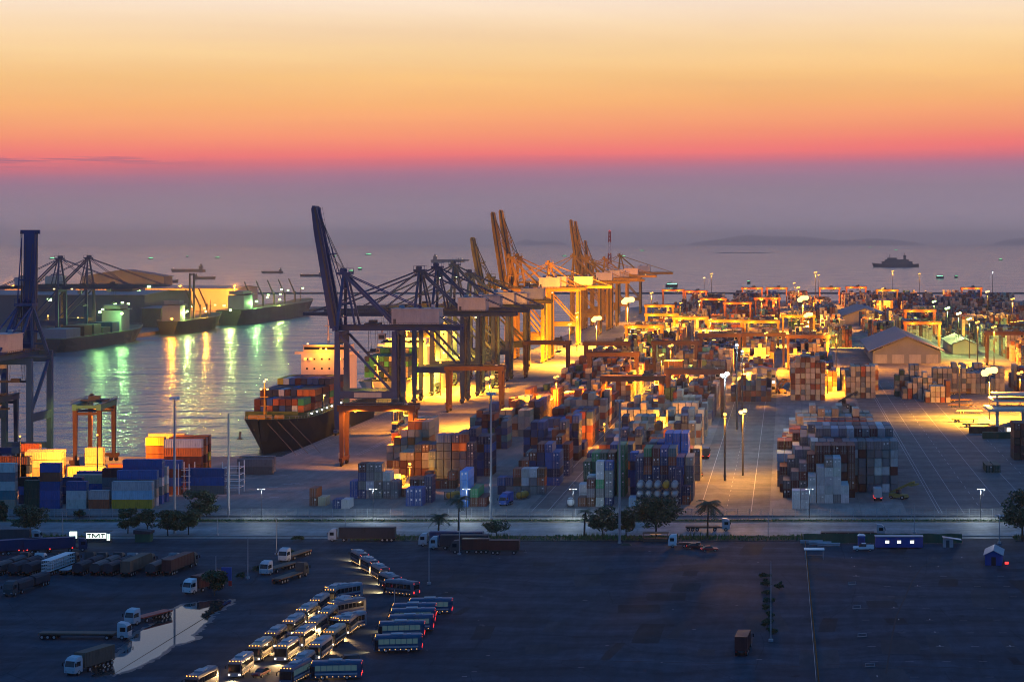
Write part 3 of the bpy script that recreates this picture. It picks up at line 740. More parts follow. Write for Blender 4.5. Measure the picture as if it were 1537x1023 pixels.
# --- basin block, long sides towards the road (photo crop coordinates)
def c2(x, y): return (x*.2738, 560+y*.2738)
BAS = [ # x, base y (crop), feet, colours from the ground up, words
 (-30,741,20,['cream','teal','white','grey','white'],'pale stack cut by the picture edge'),
 (130,735,20,['dark green']*3,'dark green stack'),
 (217,741,20,['blue','blue','blue','rust red','blue'],'tall blue stack with a red one'),
 (362,741,20,['white','white','blue'],'low white stack topped by blue'),
 (485,741,20,['rust red','white'],'short red and white stack'),
 (612,741,40,['yellow','pale blue','white'],'long stack on the yellow container'),
 (640,728,40,['white','cream','grey','blue'],'first row behind the yellow container'),
 (672,716,40,['blue','grey','white','blue','blue'],'second row behind the yellow container'),
 (700,704,40,['blue','cream','white','white'],'third row behind the yellow container'),
 (560,716,20,['brown','grey','grey','maroon'],'maroon-topped stack beside the blue pair'),
 (400,700,40,['cream','blue','cream'],'mixed stack under the teal-topped crane'),
 (420,680,40,['dark blue','white','blue'],'stack at the foot of the teal-topped crane'),
 (100,715,20,['navy','blue','black'],'dark stack behind the green one'),
 (340,715,20,['navy','dark blue','dark blue'],'dark stack behind the tall blue one'),
 (-60,640,40,['brown','brown','maroon','brown'],'brown stack at the crane leg'),
 (60,640,20,['grey','cream','dark blue','navy'],'stack between crane leg and lit block'),
 (135,610,40,['cream','cream','cream','cream'],'tall lit cream stack'),
 (150,596,40,['cream','brown','cream','cream'],'lit stack behind the tall cream one'),
 (117,560,20,['rust red','brown','brown','rust red'],'red-topped stack behind the lit block'),
 (370,600,40,['cream','cream'],'low lit stack inside the gantry crane'),
 (465,585,20,['orange','cream','cream','cream'],'bright lit stack inside the gantry crane'),
 (535,610,40,['cream','cream'],'low lit stack inland of the gantry crane'),
 (590,585,20,['orange','rust red'],'red lit stack behind the gantry crane'),
 (705,610,20,['cream','cream','brown'],'tan stack beside the mast'),
 (798,625,20,['brown','yellow','yellow','maroon','maroon','yellow'],'tallest stack with the ochre top'),
 (812,600,40,['brown','brown','maroon','brown','maroon','cream'],'stack behind the ochre-topped one'),
 (888,665,20,['rust red','blue','maroon','blue'],'blue-topped stack by the white rack'),
 (898,640,40,['rust red','maroon','maroon','maroon','orange','white'],'tall red stack with a white top'),
 (925,626,40,['rust red','brown','orange','maroon','orange','rust red'],'first row behind the tall red stack'),
 (946,612,40,['brown','blue','orange','yellow','maroon','rust red'],'second row behind the tall red stack'),
 (1020,662,40,['grey','blue','blue'],'blue pair on grey inside the white rack'),
 (1300,555,40,['grey','grey'],'low grey pair by the basin edge'),
 (1312,540,40,['cream','grey'],'low pair behind the grey pair'),
 (700,660,40,['grey','cream','brown'],'plain row by the mast'),
]
for i,(x,y,ft,cols,wd) in enumerate(BAS):
    X, Y = G(*c2(x,y)); put_stack(X, Y, cols, 12.2 if ft==40 else 6.1, 'x', (wd, 'basin block', 0, 0))
# --- quay-side lit block under the red-brown gantry crane (strip A)
row_block('quay block', -137.5,  606,[1,1],6.1,MIX,0)
row_block('quay block', -146,  612,[2,1],6.1,['brown','maroon'],1,colors={(0,0):'brown',(0,1):'rust red',(1,0):'cream'})
row_block('quay block', -137.5, 630,[2,4,4,4,3,2],6.1,['grey']*3+['cream','white','dark blue'],2,colors={(0,0):'blue',(0,1):'blue',(1,3):'maroon',(1,0):'dark blue'})
row_block('quay block', -122, 634,[1,2,2],12.2,['brown','navy','grey'],3,colors={(1,1):'maroon'})
row_block('quay block', -136, 690,[2,3,3,4,4,4],12.2,['navy','maroon','cream','brown'],4)
row_block('quay block', -143, 715,[3,4,5,6,6,6],12.2,['cream']*5+['orange']*2,5)
row_block('quay block', -144, 729,[4,5,5,6,6,6],12.2,['cream']*4+['orange']*2,6)
row_block('quay block', -150, 760,[3,3,4,5,5,4],12.2,LIT,7)
# --- blue blocks (strip B)
row_block('blue block', -116.5, 612,[2,2],6.1,['blue'],0,colors={(0,0):'blue',(1,0):'blue',(0,1):'blue',(1,1):'blue'})
row_block('blue block', -112.2, 620,[3],6.1,['dark blue'],1)
row_block('blue block', -118.5, 655,[2,1,1,2],6.1,['brown','rust red','maroon'],2,colors={(3,1):'rust red'})
row_block('blue block', -119.5, 668,[4,6,6,6,6,5],6.1,['dark blue']*8+['navy'],3,colors={(3,4):'brown',(4,4):'orange',(4,5):'brown',(1,5):'blue',(2,5):'blue',(5,4):'navy'})
row_block('blue block', -117, 690,[4,5,5,6,5,5],12.2,BLUES,4)
row_block('blue block', -121, 706,[3,4,5,5,4,4],12.2,BLUES,5)
row_block('blue block', -124, 780,[3,4,5,5,3,4],12.2,DARK,6)
row_block('blue block', -126, 796,[4,5,5,6,4,4],12.2,DARK,7)
row_block('lane block', -99.5, 610,[4],12.2,['bright blue'],0,colors={(0,k):'bright blue' for k in range(4)})
row_block('lane block', -96.6, 611,[2,1],12.2,['green'],1,colors={(0,0):'brown',(0,1):'green',(1,0):'maroon'})
row_block('lane block', -92.5, 640,[2,2,3,3,3,3],6.1,['grey'],2,colors={(0,0):'navy',(0,1):'blue',(1,1):'dark blue',(2,2):'rust red',(2,1):'brown',(5,2):'brown',(5,1):'rust red',(3,2):'white',(4,2):'white',(3,1):'white',(4,1):'grey'})
row_block('lane block', -90.5, 664,[1,3,4,5,5,4],12.2,BLUES,3,colors={(1,2):'rust red',(2,3):'maroon',(3,4):'maroon',(4,4):'blue',(4,3):'blue',(5,3):'blue',(5,2):'blue'})
row_block('lane block', -92.5, 690,[2,3,3,3,4,5,4],12.2,BLUES,4,colors={(2,2):'grey',(1,2):'grey'})
row_block('lane block', -94, 715,[5,6,6,4,5,6],12.2,BLUES,5)
row_block('lane block', -92, 740,[4,4,3,5,6,6],12.2,DARK,6,colors={(2,2):'orange',(4,5):'rust red'})
row_block('lane block', -86, 752,[2,3,2,2],12.2,['dark blue','rust red'],7)
row_block('lane block', -97, 790,[4,4,4,4,4,5,5,5],12.2,DARK,8)
row_block('lane block', -97, 806,[3,5,5,4,5,5,5,5],12.2,DARK,9)
row_block('lane block', -97, 850,[4,5,5,5,6,6,5,5],12.2,LIT,10)
row_block('lane block', -97, 866,[5,5,6,5,5,5,4,6],12.2,LIT,11)
# --- tank block (strip E)
row_block('tank block', -63.7, 611,[1,3,5,5],6.1,['grey','white'],0,pitch=2.75,colors={(0,0):'brown',(1,2):'maroon',(1,0):'brown',(2,4):'white',(3,4):'blue',(2,3):'white',(2,2):'green',(3,3):'grey',(2,1):'grey',(3,0):'dark blue'})
row_block('tank block', -48.2, 611,[1],6.1,['pale blue'],1)
row_block('tank block', -64.5, 622,[2,3],6.1,['cream','white'],2)
row_block('tank block', -34.5, 616,[4,2],6.1,['dark blue','navy'],3,colors={(0,3):'dark blue',(1,0):'rust red'})
row_block('tank block', -64.5, 636,[4,5,5,5],12.2,['dark green'],4,colors={(3,4):'brown',(3,3):'dark green',(0,3):'dark green',(1,4):'green',(2,4):'dark green',(3,2):'dark green'})
row_block('tank block', -53.6, 634,[6],12.2,['green'],5,colors={(0,5):'green',(0,4):'green',(0,3):'green'})
row_block('tank block', -49.8, 637,[5],6.1,['dark blue','blue'],6,colors={(0,4):'bright blue'})
row_block('tank block', -47, 624,[5,6,6,6,6,5],12.2,['dark blue'],7,colors={(0,4):'dark blue',(1,5):'green',(2,5):'maroon',(3,5):'blue',(4,5):'teal',(1,4):'maroon',(2,4):'brown',(3,4):'dark blue',(4,4):'rust red',(5,4):'blue',(5,3):'blue',(1,3):'rust red',(3,3):'maroon'})
row_block('tank block', -44.2, 644,[6,6,7,7,7],12.2,['bright blue'],8,colors={(0,5):'grey',(1,5):'blue'})
row_block('tank block', -31.4, 624,[5],12.2,['grey'],9,colors={(0,4):'cream'})
row_block('tank block', -66, 662,[4,4,4,5,5,5,4,4,4],12.2,MIX,10)
row_block('tank block', -34, 676,[4,4],12.2,['grey','brown'],11)
row_block('tank block', -67, 716,[3,4,4,5,4,5,3,4,4,5],12.2,MIX,12)
row_block('tank block', -67, 740,[3,4,4,4,5,5,4,3,4,5,5,6,5],12.2,['brown','cream','navy','grey'],13)
row_block('tank block', -66, 770,[4,5,4,5,5,5,4,3,6,5,6,6,5],12.2,DARK+LIT,14)
row_block('tank block', -66, 800,[5,5,5,6,5,5,4,5,6,6,6,6,5],12.2,LIT,15)
row_block('tank block', -66, 830,[5,6,5,6,5,6,5,5,7,6,6,6,5],12.2,LIT,16)
# --- reefer block (strip F)
row_block('reefer block', 1.8, 606,[2,2],6.1,['white'],0,colors={(0,0):'white',(0,1):'white'},pitch=2.55)
row_block('reefer block', 6.9, 619,[3,4,5,5,2],12.2,['white']*5+['cream','grey'],1,colors={(i,k):'white' for i in range(5) for k in range(6) if (i+k)%3})
row_block('reefer block', -1.0, 632,[2,3,4,5,6,6,6,6,6],12.2,['maroon']*5+['brown']*2+['grey']*2+['white'],2,colors={(5,5):'maroon',(6,5):'maroon',(7,5):'maroon',(8,5):'maroon',(2,3):'grey'})
row_block('reefer block', -2.2, 646,[3,4,5,5,6,6,6,6,6,6,6,6,6,6,6],12.2,PALE,3)
row_block('reefer block', -3.0, 660,[4,4,5,6,6,7,7,7,7,7,7,7,7,7,7],12.2,PALE,4)
row_block('reefer block', -3.0, 674,[5,5,6,6,7,7,7,7,7,7,7,7,7,7,7],12.2,PALE,5)
row_block('reefer block', -2.5, 690,[4,5,6,6,6,6,5,6,6,6,6,6,5],12.2,MIX,6)
row_block('reefer block', -1.5, 706,[4,5,5,6,6,6,6,6,6,6,6,5,5],12.2,['pale blue','grey','white','maroon','brown'],7)
row_block('reefer block', -1.5, 722,[4,5,5,6,6,6,6,6,6,6,6,6,6],12.2,['brown','rust red','cream','cream','maroon'],8)
row_block('reefer block', -1.0, 738,[4,5,6,6,6,7,6,7,6,6,7,6,6],12.2,['cream','cream','brown','white'],9)
row_block('reefer block', 1, 754,[5,6,6,7,6,6,6,7,6,7,6,6],12.2,['cream','cream','brown','white'],10)
# --- stacks beyond
row_block('lane-end block', 2.2, 1020,[7,8,8,8,8,7,7],12.2,LIT,0)
row_block('lane-end block', 2.2, 1034,[6,7,8,8,7,8,7],12.2,LIT,1)
row_block('lane-end block', 31, 1034,[4,6,6,6,6,6],12.2,LIT,2)
row_block('lane-end block', 31, 1048,[5,6,6,6,5,6],12.2,LIT,3)
row_block('shed block', 57, 1045,[4,5,4,6,6],12.2,['dark green','grey','brown','cream'],0)
row_block('shed block', 60, 1028,[2,3,4,4,5,4,3],12.2,LIT,1)
row_block('shed block', 70, 1005,[2,3,3,3,4],12.2,LIT,2)
row_block('shed block', 78, 1062,[5,5,5,5,6,5,5],12.2,['cream','grey'],3)
row_block('shed block', 70, 700,[1,1],12.2,['dark green'],4,pitch=2.6)
put_stack(*G(1475,658), ['dark green'],12.2,'x',('low one beside the tall edge stack','edge block',0,0))
put_stack(*G(1455,650), ['brown'],12.2,'x',('low one behind the low green one','edge block',0,0))
for k_ in range(3): put_stack(G(1522,690)[0]+k_*2.56, G(1522,690)[1], [['brown','maroon','brown','rust red','brown'][(k_+j)%5] for j in range(5)],12.2,'y',(ORD[k_]+' stack at the picture edge beside the mast','edge block',k_,0))
# --- far yard, random rows in strips
strips = [(-119,6),(-99,8),(-66,13),(-28,8),(2,10),(30,8),(70,7),(96,8),(124,8),(152,8),(180,8),(208,8),(236,8),(264,8)]
for si,(sx,nc) in enumerate(strips):
    y0 = {0:830,1:890,2:880,3:1010,4:1080,5:1075,6:1490}.get(si,1050)
    y = y0; rr = random.Random(si+50)
    base = 4
    while y < 2650:
        if si >= 5 and 1110 < y < 1490 and sx < 130: y += 40; continue
        if rr.random() < (0.2 if y < 1500 else 0.4): y += rr.choice([14,14,28,50]); base = rr.choice([3,4,5,5,6]); continue
        hs = [max(0,min(6,base+rr.choice([-2,-1,0,0,1]))) for _ in range(nc)]
        pal = LIT if rr.random()<0.55 else DARK
        for i,h in enumerate(hs):
            main_ = rr.choice(pal) if i == 0 or rr.random() < .3 else main_
            if h: put_stack(sx+i*2.56, y, [main_ if rr.random() < .72 else rr.choice(pal) for _ in range(h)], 12.2,'y',('','far',i,0))
        y += 13.2
# --- deck cargo of the moored ships (positions in p4)
SHIP1 = dict(x=-206,y=786); SHIP2 = dict(x=-207,y=1005)
def deck_rows(nm, x, y0, z0, rows, pal):
    for r_,(dy,n,hs) in enumerate(rows):
        for i in range(n):
            hh = hs[i%len(hs)]
            put_stack(x-n*1.27+i*2.54, y0+dy, [R.choice(pal) for _ in range(hh)], 12.2,'y',(ORD[i]+' from the water side, '+ORD[r_]+' deck row of the '+nm,nm,i,r_), z0)
deck_rows('dark ship', SHIP1['x'], SHIP1['y'], 11.6, [(26,8,[2]),(40,9,[3]),(54,9,[3]),(68,9,[4]),(82,9,[4])], ['navy']*5+['rust red']*2+['orange']+['maroon']*4+['blue']*4+['yellow','white','green'])
deck_rows('pale ship', SHIP2['x'], SHIP2['y'], 10.6, [(30,9,[4]),(44,9,[4]),(58,9,[5])], ['dark green','green','green','cream','navy'])

# visibility and size decide which stand as objects of their own
from collections import defaultdict
GR = defaultdict(list)
for i,c in enumerate(CON):
    wx_ = c['ln'] if c['al']=='x' else CW; wy_ = CW if c['al']=='x' else c['ln']
    c['bx'] = (c['x'],c['x']+wx_,c['y'],c['y']+wy_,c['z'],c['z']+CH)
    for gx in range(int(c['bx'][0]//8), int(c['bx'][1]//8)+1):
        for gy in range(int(c['bx'][2]//8), int(c['bx'][3]//8)+1): GR[(gx,gy)].append(i)
def blocked(p, me):
    cam_ = Vector((0,0,H)); d_ = cam_-p; L = d_.length; d_ /= L
    s = 0.4; lim = 90.0
    while s < lim:
        q = p+d_*s; s += 1.1
        if q.z > 23: return False
        for j in GR.get((int(q.x//8),int(q.y//8)),()):
            if j == me: continue
            b = CON[j]['bx']
            if b[0]<=q.x<=b[1] and b[2]<=q.y<=b[3] and b[4]<=q.z<=b[5]: return True
    return False
cand = []
for i,c in enumerate(CON):
    b = c['bx']; mx = (b[0]+b[1])/2; mz = (b[4]+b[5])/2
    Y = b[2]; px = CX+FPX*mx/Y
    if c['w'][1]=='far' or not (-25 < px < 1560): c['vis']=0; continue
    pts = [(Vector((mx,b[2]-.05,mz)),1.0),(Vector((mx,b[2]-.05,b[5]-.4)),.7),(Vector((mx,(b[2]+b[3])/2,b[5]+.05)),.5),(Vector((b[0]+.4,b[2]-.05,mz)),.4)]
    sd_ = b[1]+.05 if mx < 0 else b[0]-.05
    pts.append((Vector((sd_,(b[2]+b[3])/2,mz)),.4))
    v = sum(wt for p,wt in pts if not blocked(p,i))
    c['vis'] = v
    if v > 0.35: cand.append((v*(FPX/Y)**2*(2 if c['al']=='x' and c['ln']>7 else 1), i))
cand.sort(reverse=True)
chosen = set(i for _,i in cand[:300])

def cont_body(ln):
    mb = MB(); w2 = CW/2; l2 = ln/2; h = CH-.06
    for x in (-w2+.08,w2-.08):
        for y in (-l2+.09,l2-.09): mb.box(x-.08,x+.08,y-.09,y+.09,0,h)
    for x in (-w2+.06,w2-.06):
        mb.box(x-.05,x+.05,-l2+.18,l2-.18,0,.16); mb.box(x-.05,x+.05,-l2+.18,l2-.18,h-.12,h)
    for y in (-l2+.06,l2-.06):
        mb.box(-w2+.16,w2-.16,y-.05,y+.05,0,.16); mb.box(-w2+.16,w2-.16,y-.05,y+.05,h-.14,h)
    mb.poly([(-w2+.1,-l2+.1,h-.03),(w2-.1,-l2+.1,h-.03),(w2-.1,l2-.1,h-.03),(-w2+.1,l2-.1,h-.03)])
    for sx in (-1,1):   # corrugated sides
        n = int((ln-.4)/.56); st = (ln-.4)/n; pts = []
        for k in range(n):
            y = -l2+.2+k*st
            pts += [(y,.0),(y+st*.28,.0),(y+st*.5,.055),(y+st*.78,.055)]
        pts.append((l2-.2,.0)); xb = sx*(w2-.03)
        vs = [(xb-sx*dx,y,zv) for zv in (.14,h-.1) for y,dx in pts]; m_ = len(pts)
        mb._add(vs, [(i,i+1,m_+i+1,m_+i) for i in range(m_-1)], 0)
    mb.poly([(-w2+.1,l2-.05,.14),(w2-.1,l2-.05,.14),(w2-.1,l2-.05,h-.1),(-w2+.1,l2-.05,h-.1)])
    return mb.mesh('container_body', M['cont'])
def cont_doors(ln, placard):
    l2 = ln/2; mb = MB(); h = CH-.06
    for s in (-1,1):
        x0, x1 = (.03,1.05) if s>0 else (-1.05,-.03)
        mb.box(x0,x1,-l2+.03,-l2+.1,.2,h-.18)
        for k in range(4): 
            z0 = .34+k*.56; mb.box(x0+.08,x1-.08,-l2+.0,-l2+.03,z0,z0+.3)
        for x in (x0+.3,x1-.28):
            mb.tube((x,-l2-.05,.1),(x,-l2-.05,h-.08),.035,n=5,mi=1); mb.box(x-.05,x+.22,-l2-.09,-l2-.05,1.0,1.08,1)
    if placard:
        mb.box(.25,.85,-l2-.03,-l2-.01,1.75,2.15,2)
        if placard>1: mb.box(-.8,-.35,-l2-.03,-l2-.01,1.5,2.1,2)
    return mb.mesh('container_doors', [M['cont'],M['steel'],M['white']])
BODY = {12.2:cont_body(12.2), 6.1:cont_body(6.1)}
DOOR = {(l,p):cont_doors(l,p) for l in (12.2,6.1) for p in (0,1,2)}
rj = random.Random(99)
st_v, st_f, st_c = [], [], []
GRP = {'basin block':'containers stacked by the basin','quay block':'containers stacked under the gantry crane by the quay','blue block':'containers in the blue stacks','lane block':'containers stacked beside the truck lane',
 'tank block':'containers in the block with the tanks','reefer block':'containers in the big pale block beside the wide lane','dark ship':'containers on the dark ship','pale ship':'containers on the pale ship'}
for i,c in enumerate(CON):
    kj = rj.uniform(.75,1.25); col = tuple(min(1,max(0.004,v*kj*rj.uniform(.93,1.07))) for v in PAL[c['c']])
    b = c['bx']
    if i in chosen:
        lab = f"{c['c']} container {TIER[c['t']]}, {c['w'][0]}"
        t = thing('shipping_container', lab, 'container', ((b[0]+b[1])/2,(b[2]+b[3])/2,c['z']), rad(90) if c['al']=='x' else 0, GRP.get(c['w'][1],'containers in the yard'))
        o = put('body', BODY[c['ln']], t); o.color = (*col,1)
        o = put('doors', DOOR[(c['ln'],rj.choice([0,0,0,1,1,2]))], t); o.color = (*col,1)
    else:
        v0 = len(st_v); g_ = 0.05
        x0,x1,y0,y1,z0,z1 = b; z1 -= .14
        st_v += [(x0+g_,y0,z0),(x1-g_,y0,z0),(x1-g_,y1,z0),(x0+g_,y1,z0),(x0+g_,y0,z1),(x1-g_,y0,z1),(x1-g_,y1,z1),(x0+g_,y1,z1)]
        for f_ in ((4,5,6,7),(0,1,5,4),(1,2,6,5),(2,3,7,6),(3,0,4,7)): st_f.append(tuple(v0+k for k in f_)); st_c.append(col)
me = bpy.data.meshes.new('container_stacks'); me.from_pydata(st_v,[],st_f); me.materials.append(M['contstuff'])
at = me.attributes.new('paint','FLOAT_COLOR','FACE')
at.data.foreach_set('color',[v for c in st_c for v in (*c,1)])
me.update(); o = put('container_stacks', me); o['kind'] = 'stuff'; o['label'] = 'all the smaller containers stacked farther back across the yard'
# --- tank containers
def tank(label, loc, rz, mat, end):
    t = thing('tank_container', label, 'tank container', loc, rz, 'tank containers'); l = 3.0
    f_ = MB()
    for y in (-l,l):
        for x in (-1.15,1.15): f_.box(x-.07,x+.07,y-.07,y+.07,0,2.55)
        for z_ in (.07,2.48): f_.box(-1.08,1.08,y-.06,y+.06,z_-.07,z_+.07)
        f_.bar((-1.1,y,.9),(-.5,y,.1),.08).bar((1.1,y,.9),(.5,y,.1),.08)
    for x in (-1.15,1.15): f_.box(x-.06,x+.06,-l+.07,l-.07,0,.14)
    f_.build('frame', M['dgrey'], t)
    tb = MB(); rings = []
    for y,r_ in ((-2.85,.25),(-2.75,.7),(-2.5,1.0),(-2.3,1.08),(2.3,1.08),(2.5,1.0),(2.75,.7),(2.85,.25)):
        rings.append([(r_*math.cos(a*math.pi/8),y,1.3+r_*math.sin(a*math.pi/8)) for a in range(16)])
    tb.loft(rings); to = tb.build('tank', mat, t, smooth=True)
    MB().tube((0,0,2.3),(0,0,2.5),.3,n=10).build('manhole', M['steel'], to)
    return t
tk = [M['steel'],M['yellow'],M['grey']]
for k in range(3):
    for i in range(5):
        m_ = M['yellow'] if (k,i) in ((2,3),) else M['steel'] if (i+k)%3 else M['grey']
        tank(f"{'yellow' if m_==M['yellow'] else 'silver' if m_==M['steel'] else 'grey'} tank {TIER[k]}, {ORD[i]} of five stacked columns under the blue rows", (-44.6+i*2.62,612.5,k*2.65),0,m_,0)
tank('yellow-ended tank standing alone beside the pair of blue containers', (*G(680,748),0), rad(-25), M['yellow'],0)
tank('yellow-ended tank with a brown back by the blue lorry', (*G(784,748),0), rad(-20), M['yellow'],0)
tank('white tank at the lane corner before the green containers', (-66,612.5,0), rad(6), M['white'],0)
# --- white open rack frames beside the blue pair
def rack(label, px0, px1, pyt, pyb):
    x, Y = G(px0,pyb); s = FPX/Y; wd = (px1-px0)/s; hh = (pyb-pyt)/s
    t = thing('container_rack', label, 'rack', (x,Y,0), 0, 'white racks by the blue pair'); 
    for xx in (0,wd):
        for yy in (0,6): MB().box(xx-.15,xx+.15,yy-.15,yy+.15,0,hh).build('post', M['white'], t)
    for k in range(1,5):
        z_ = hh*k/5.0
        mb = MB()
        for yy in (0,6): mb.box(.15,wd-.15,yy-.08,yy+.08,z_-.1,z_+.1)
        for xx in (0,wd): mb.box(xx-.08,xx+.08,.15,5.85,z_-.1,z_+.1)
        mb.build('shelf_frame', M['white'], t)
rack('white open steel rack on the quay-crane side of the blue pair', 268,284,696,742)
rack('white open steel rack on the ship side of the blue pair', 334,359,693,741)
# ================================================================== SHIPS
def hull(t, L, B, D, mat, bowup=3.0, rake=7.0, flare=.55, boot=None):
    """hull with the bow at y=0 pointing to -y, waterline z=0"""
    mb = MB(); rings = []; st = [0,.015,.04,.08,.14,.22,.32,.6,.85,.95,1.0]
    deck = [0.02,.35,.62,.82,.95,1,1,1,1,.96,.88]; wat = [0.0,.02,.12,.32,.58,.82,.97,1,.97,.8,.55]
    for s_, d_, w_ in zip(st, deck, wat):
        y = s_*L; up = bowup*max(0,1-s_/.16)**1.0
        zt = D+(up if s_ < .16 else 0); rk = rake*max(0,1-s_/.14)
        bd, bw = B/2*d_, B/2*w_
        bm_ = bw+(bd-bw)*(1-flare)
        ring = [(bd,y-rk,zt),(bm_,y-rk*.45,D*.45),(bw,y,0),(bw*.9,y+.5,-3),(-bw*.9,y+.5,-3),(-bw,y,0),(-bm_,y-rk*.45,D*.45),(-bd,y-rk,zt)]
        rings.append(ring)
    for k in range(len(rings)-1):
        a, b = rings[k], rings[k+1]; n0 = len(mb.v); mb.v += a+b
        for i in range(7): mb.f.append((n0+i,n0+i+1,n0+9+i,n0+8+i)); mb.m.append(1 if i in (2,3,4) else 0)
        # deck
        mb.f.append((n0+7,n0,n0+8,n0+15)); mb.m.append(2)
    n0 = len(mb.v); mb.v += rings[-1]; mb.f.append(tuple(n0+i for i in range(8))); mb.m.append(0)
    ho = mb.build('hull', [mat, boot or M['maroon'], M['deckgreen']], t)
    rl = MB()
    for k in range(len(rings)-1):
        for i in (0,7):
            a, b = Vector(rings[k][i]), Vector(rings[k+1][i])
            rl.bar(a+Vector((0,0,1.05)),b+Vector((0,0,1.05)),.1); n = max(1,int((b-a).length/3))
            for j in range(n): p = a+(b-a)*(j/n); rl.bar(p,p+Vector((0,0,1.05)),.08)
    rl.build('railing', M['grey'], ho)
    return ho
def bridge(t, x0,x1,y0,y1,z0,z1,mat,wing=2.5,rows=4,cols=6,lit=0.3):
    o = MB().box(x0,x1,y0,y1,z0,z1).box(x0-wing,x1+wing,y0+.5,y0+4.5,z1,z1+1.2).box(x0+1,x1-1,y0+.2,y1-1,z1+1.2,z1+4).box(x0+.5,x1-.5,y0-.3,y1-.5,z1+4,z1+4.3).build('superstructure', mat, t)
    MB().box(x0+1.4,x1-1.4,y0+.08,y0+.19,z1+2,z1+3.3).build('bridge_window', M['glass'], o)
    for r_ in range(rows):
        for c_ in range(cols):
            x = x0+(x1-x0)*(c_+.8)/(cols+.6); z_ = z0+(z1-z0)*(r_+.5)/rows
            MB().box(x-.4,x+.4,y0-.09,y0-.01,z_-.4,z_+.4).build('porthole', M['lit_window'] if R.random()<lit else M['glass'], o)
    return o
def ship_lamp(t, pts, mat, s=.8):
    for p in pts: MB().cbox(*p, s, s, s*.8).build('deck_lamp', M[mat], t)
def mast(t, x, y, z, h, mat='cream', arms=(.35,.6,.85)):
    m_ = MB().tube((x,y,z),(x,y,z+h),.45,.2)
    for a in arms: m_.box(x-2.2*(1.1-a),x+2.2*(1.1-a),y-.15,y+.15,z+h*a,z+h*a+.25)
    m_.tube((x,y+3.5,z),(x,y,z+h*.7),.15).cbox(x,y-.4,z+h*.6,3.2,.35,.35).build('mast', M[mat], t)
# dark container ship at the nearest berth
t = thing('container_ship','dark-hulled container ship moored nearest, bow towards the road, peach-lit bridge','ship',(SHIP1['x'],SHIP1['y'],-3),0,None)
hull(t,172,25,12.2,M['seablack'],bowup=2.2,rake=6,flare=.62)
bridge(t,-11,11,108,122,12.2,33.5,M['cream'],3.0,5,6,.25)
MB().prism([(2.2,116),(7.5,116),(7.5,121),(2.2,121)],33.5,42.5,'z').box(2.6,7.1,116.4,120.6,42.5,43.4).build('funnel', M['dgrey'], t)
mast(t,.2,112,37.5,14); mast(t,-1.5,9,13.6,14,'yellow')
MB().cbox(0,-1,13.6,3.2,3,2.2).tube((-3,3,14.5),(3,3,14.5),1.0).tube((-7,6,14.3),(-3.4,6,14.3),.9).tube((3.4,6,14.3),(7,6,14.3),.9).build('mooring_winch', M['yellow'], t)
MB().box(-10.5,10.5,14,14.5,12.2,16.0).build('wave_breaker', M['deckgreen'], t)
for x in (-9,9.2): 
    o = MB().box(x-1.2,x+1.2,100,106,14,16.5).build('lifeboat', M['orange'], t)
hc = MB(); 
for k in range(5): hc.box(-11.4,11.4,26+14*k-.3,26+14*k+12.5,12.2,14.4)
hc.build('hatch_coaming', M['deckgreen'], t)
MB().tube((-2.5,1,10),(-2.5,-3,10.2),.25).bar((-9.3,2.3,9),(-9.3,1.0,6),.6).bar((-10.3,2.0,6.2),(-8.3,1.4,6.2),.5).build('anchor', M['dgrey'], t)
ship_lamp(t,[(-9,107.6,31),(-6.5,107.6,31),(6.3,107.6,31),(9,107.6,31)],'sodium',1.1)
ship_lamp(t,[(-8,108,37.9),(8.5,108,37.9),(-1.5,8.6,28),(-2.8,8.6,25),(-.2,8.6,25)],'warm_lamp',.7)
ship_lamp(t,[(12.3,30+k*9,13.6) for k in range(8)],'white_lamp',.6)
for k,(x,y) in enumerate(((2,-2),(6,0),(9,6))):
    tag(MB().tube((SHIP1['x']+x,SHIP1['y']+y,10.2),(-186+k*4,758+k*3,.2),.12,n=5).build('mooring_rope', M['wood']), f'{["steep thin","middle","shallow"][k]} mooring rope from the dark bow down to the quay', 'rope', 'mooring ropes of the dark ship')
# pale ship behind it
t = thing('container_ship','pale yellow-lit container ship moored behind the tall blue crane','ship',(SHIP2['x'],SHIP2['y'],-3),0,None)
hull(t,210,27,11.5,M['hullwhite'],bowup=2.5,rake=7,flare=.6,boot=M['dgrey'])
bridge(t,-12,12,80,94,11.5,27,M['white'],3,4,6,.5)
bridge(t,-12,12,150,165,11.5,33,M['white'],3,4,6,.4)
mast(t,0,86,31,11); mast(t,0,7,14,12)
MB().box(-9,9,112,124,11.5,33).build('cargo_tower', M['olive'], t)
for y in (126,140): 
    MB().tube((0,y,11.5),(0,y,30),1.1).bar((0,y,29),(0,y+17,38),1.0).build('deck_crane', M['yellow'], t)
ship_lamp(t,[(-10,79.5,26),(9,79.5,26),(2,79.5,30)],'sodium',1.4)
ship_lamp(t,[(13.2,30+k*12,13) for k in range(9)],'warm_lamp',.8)
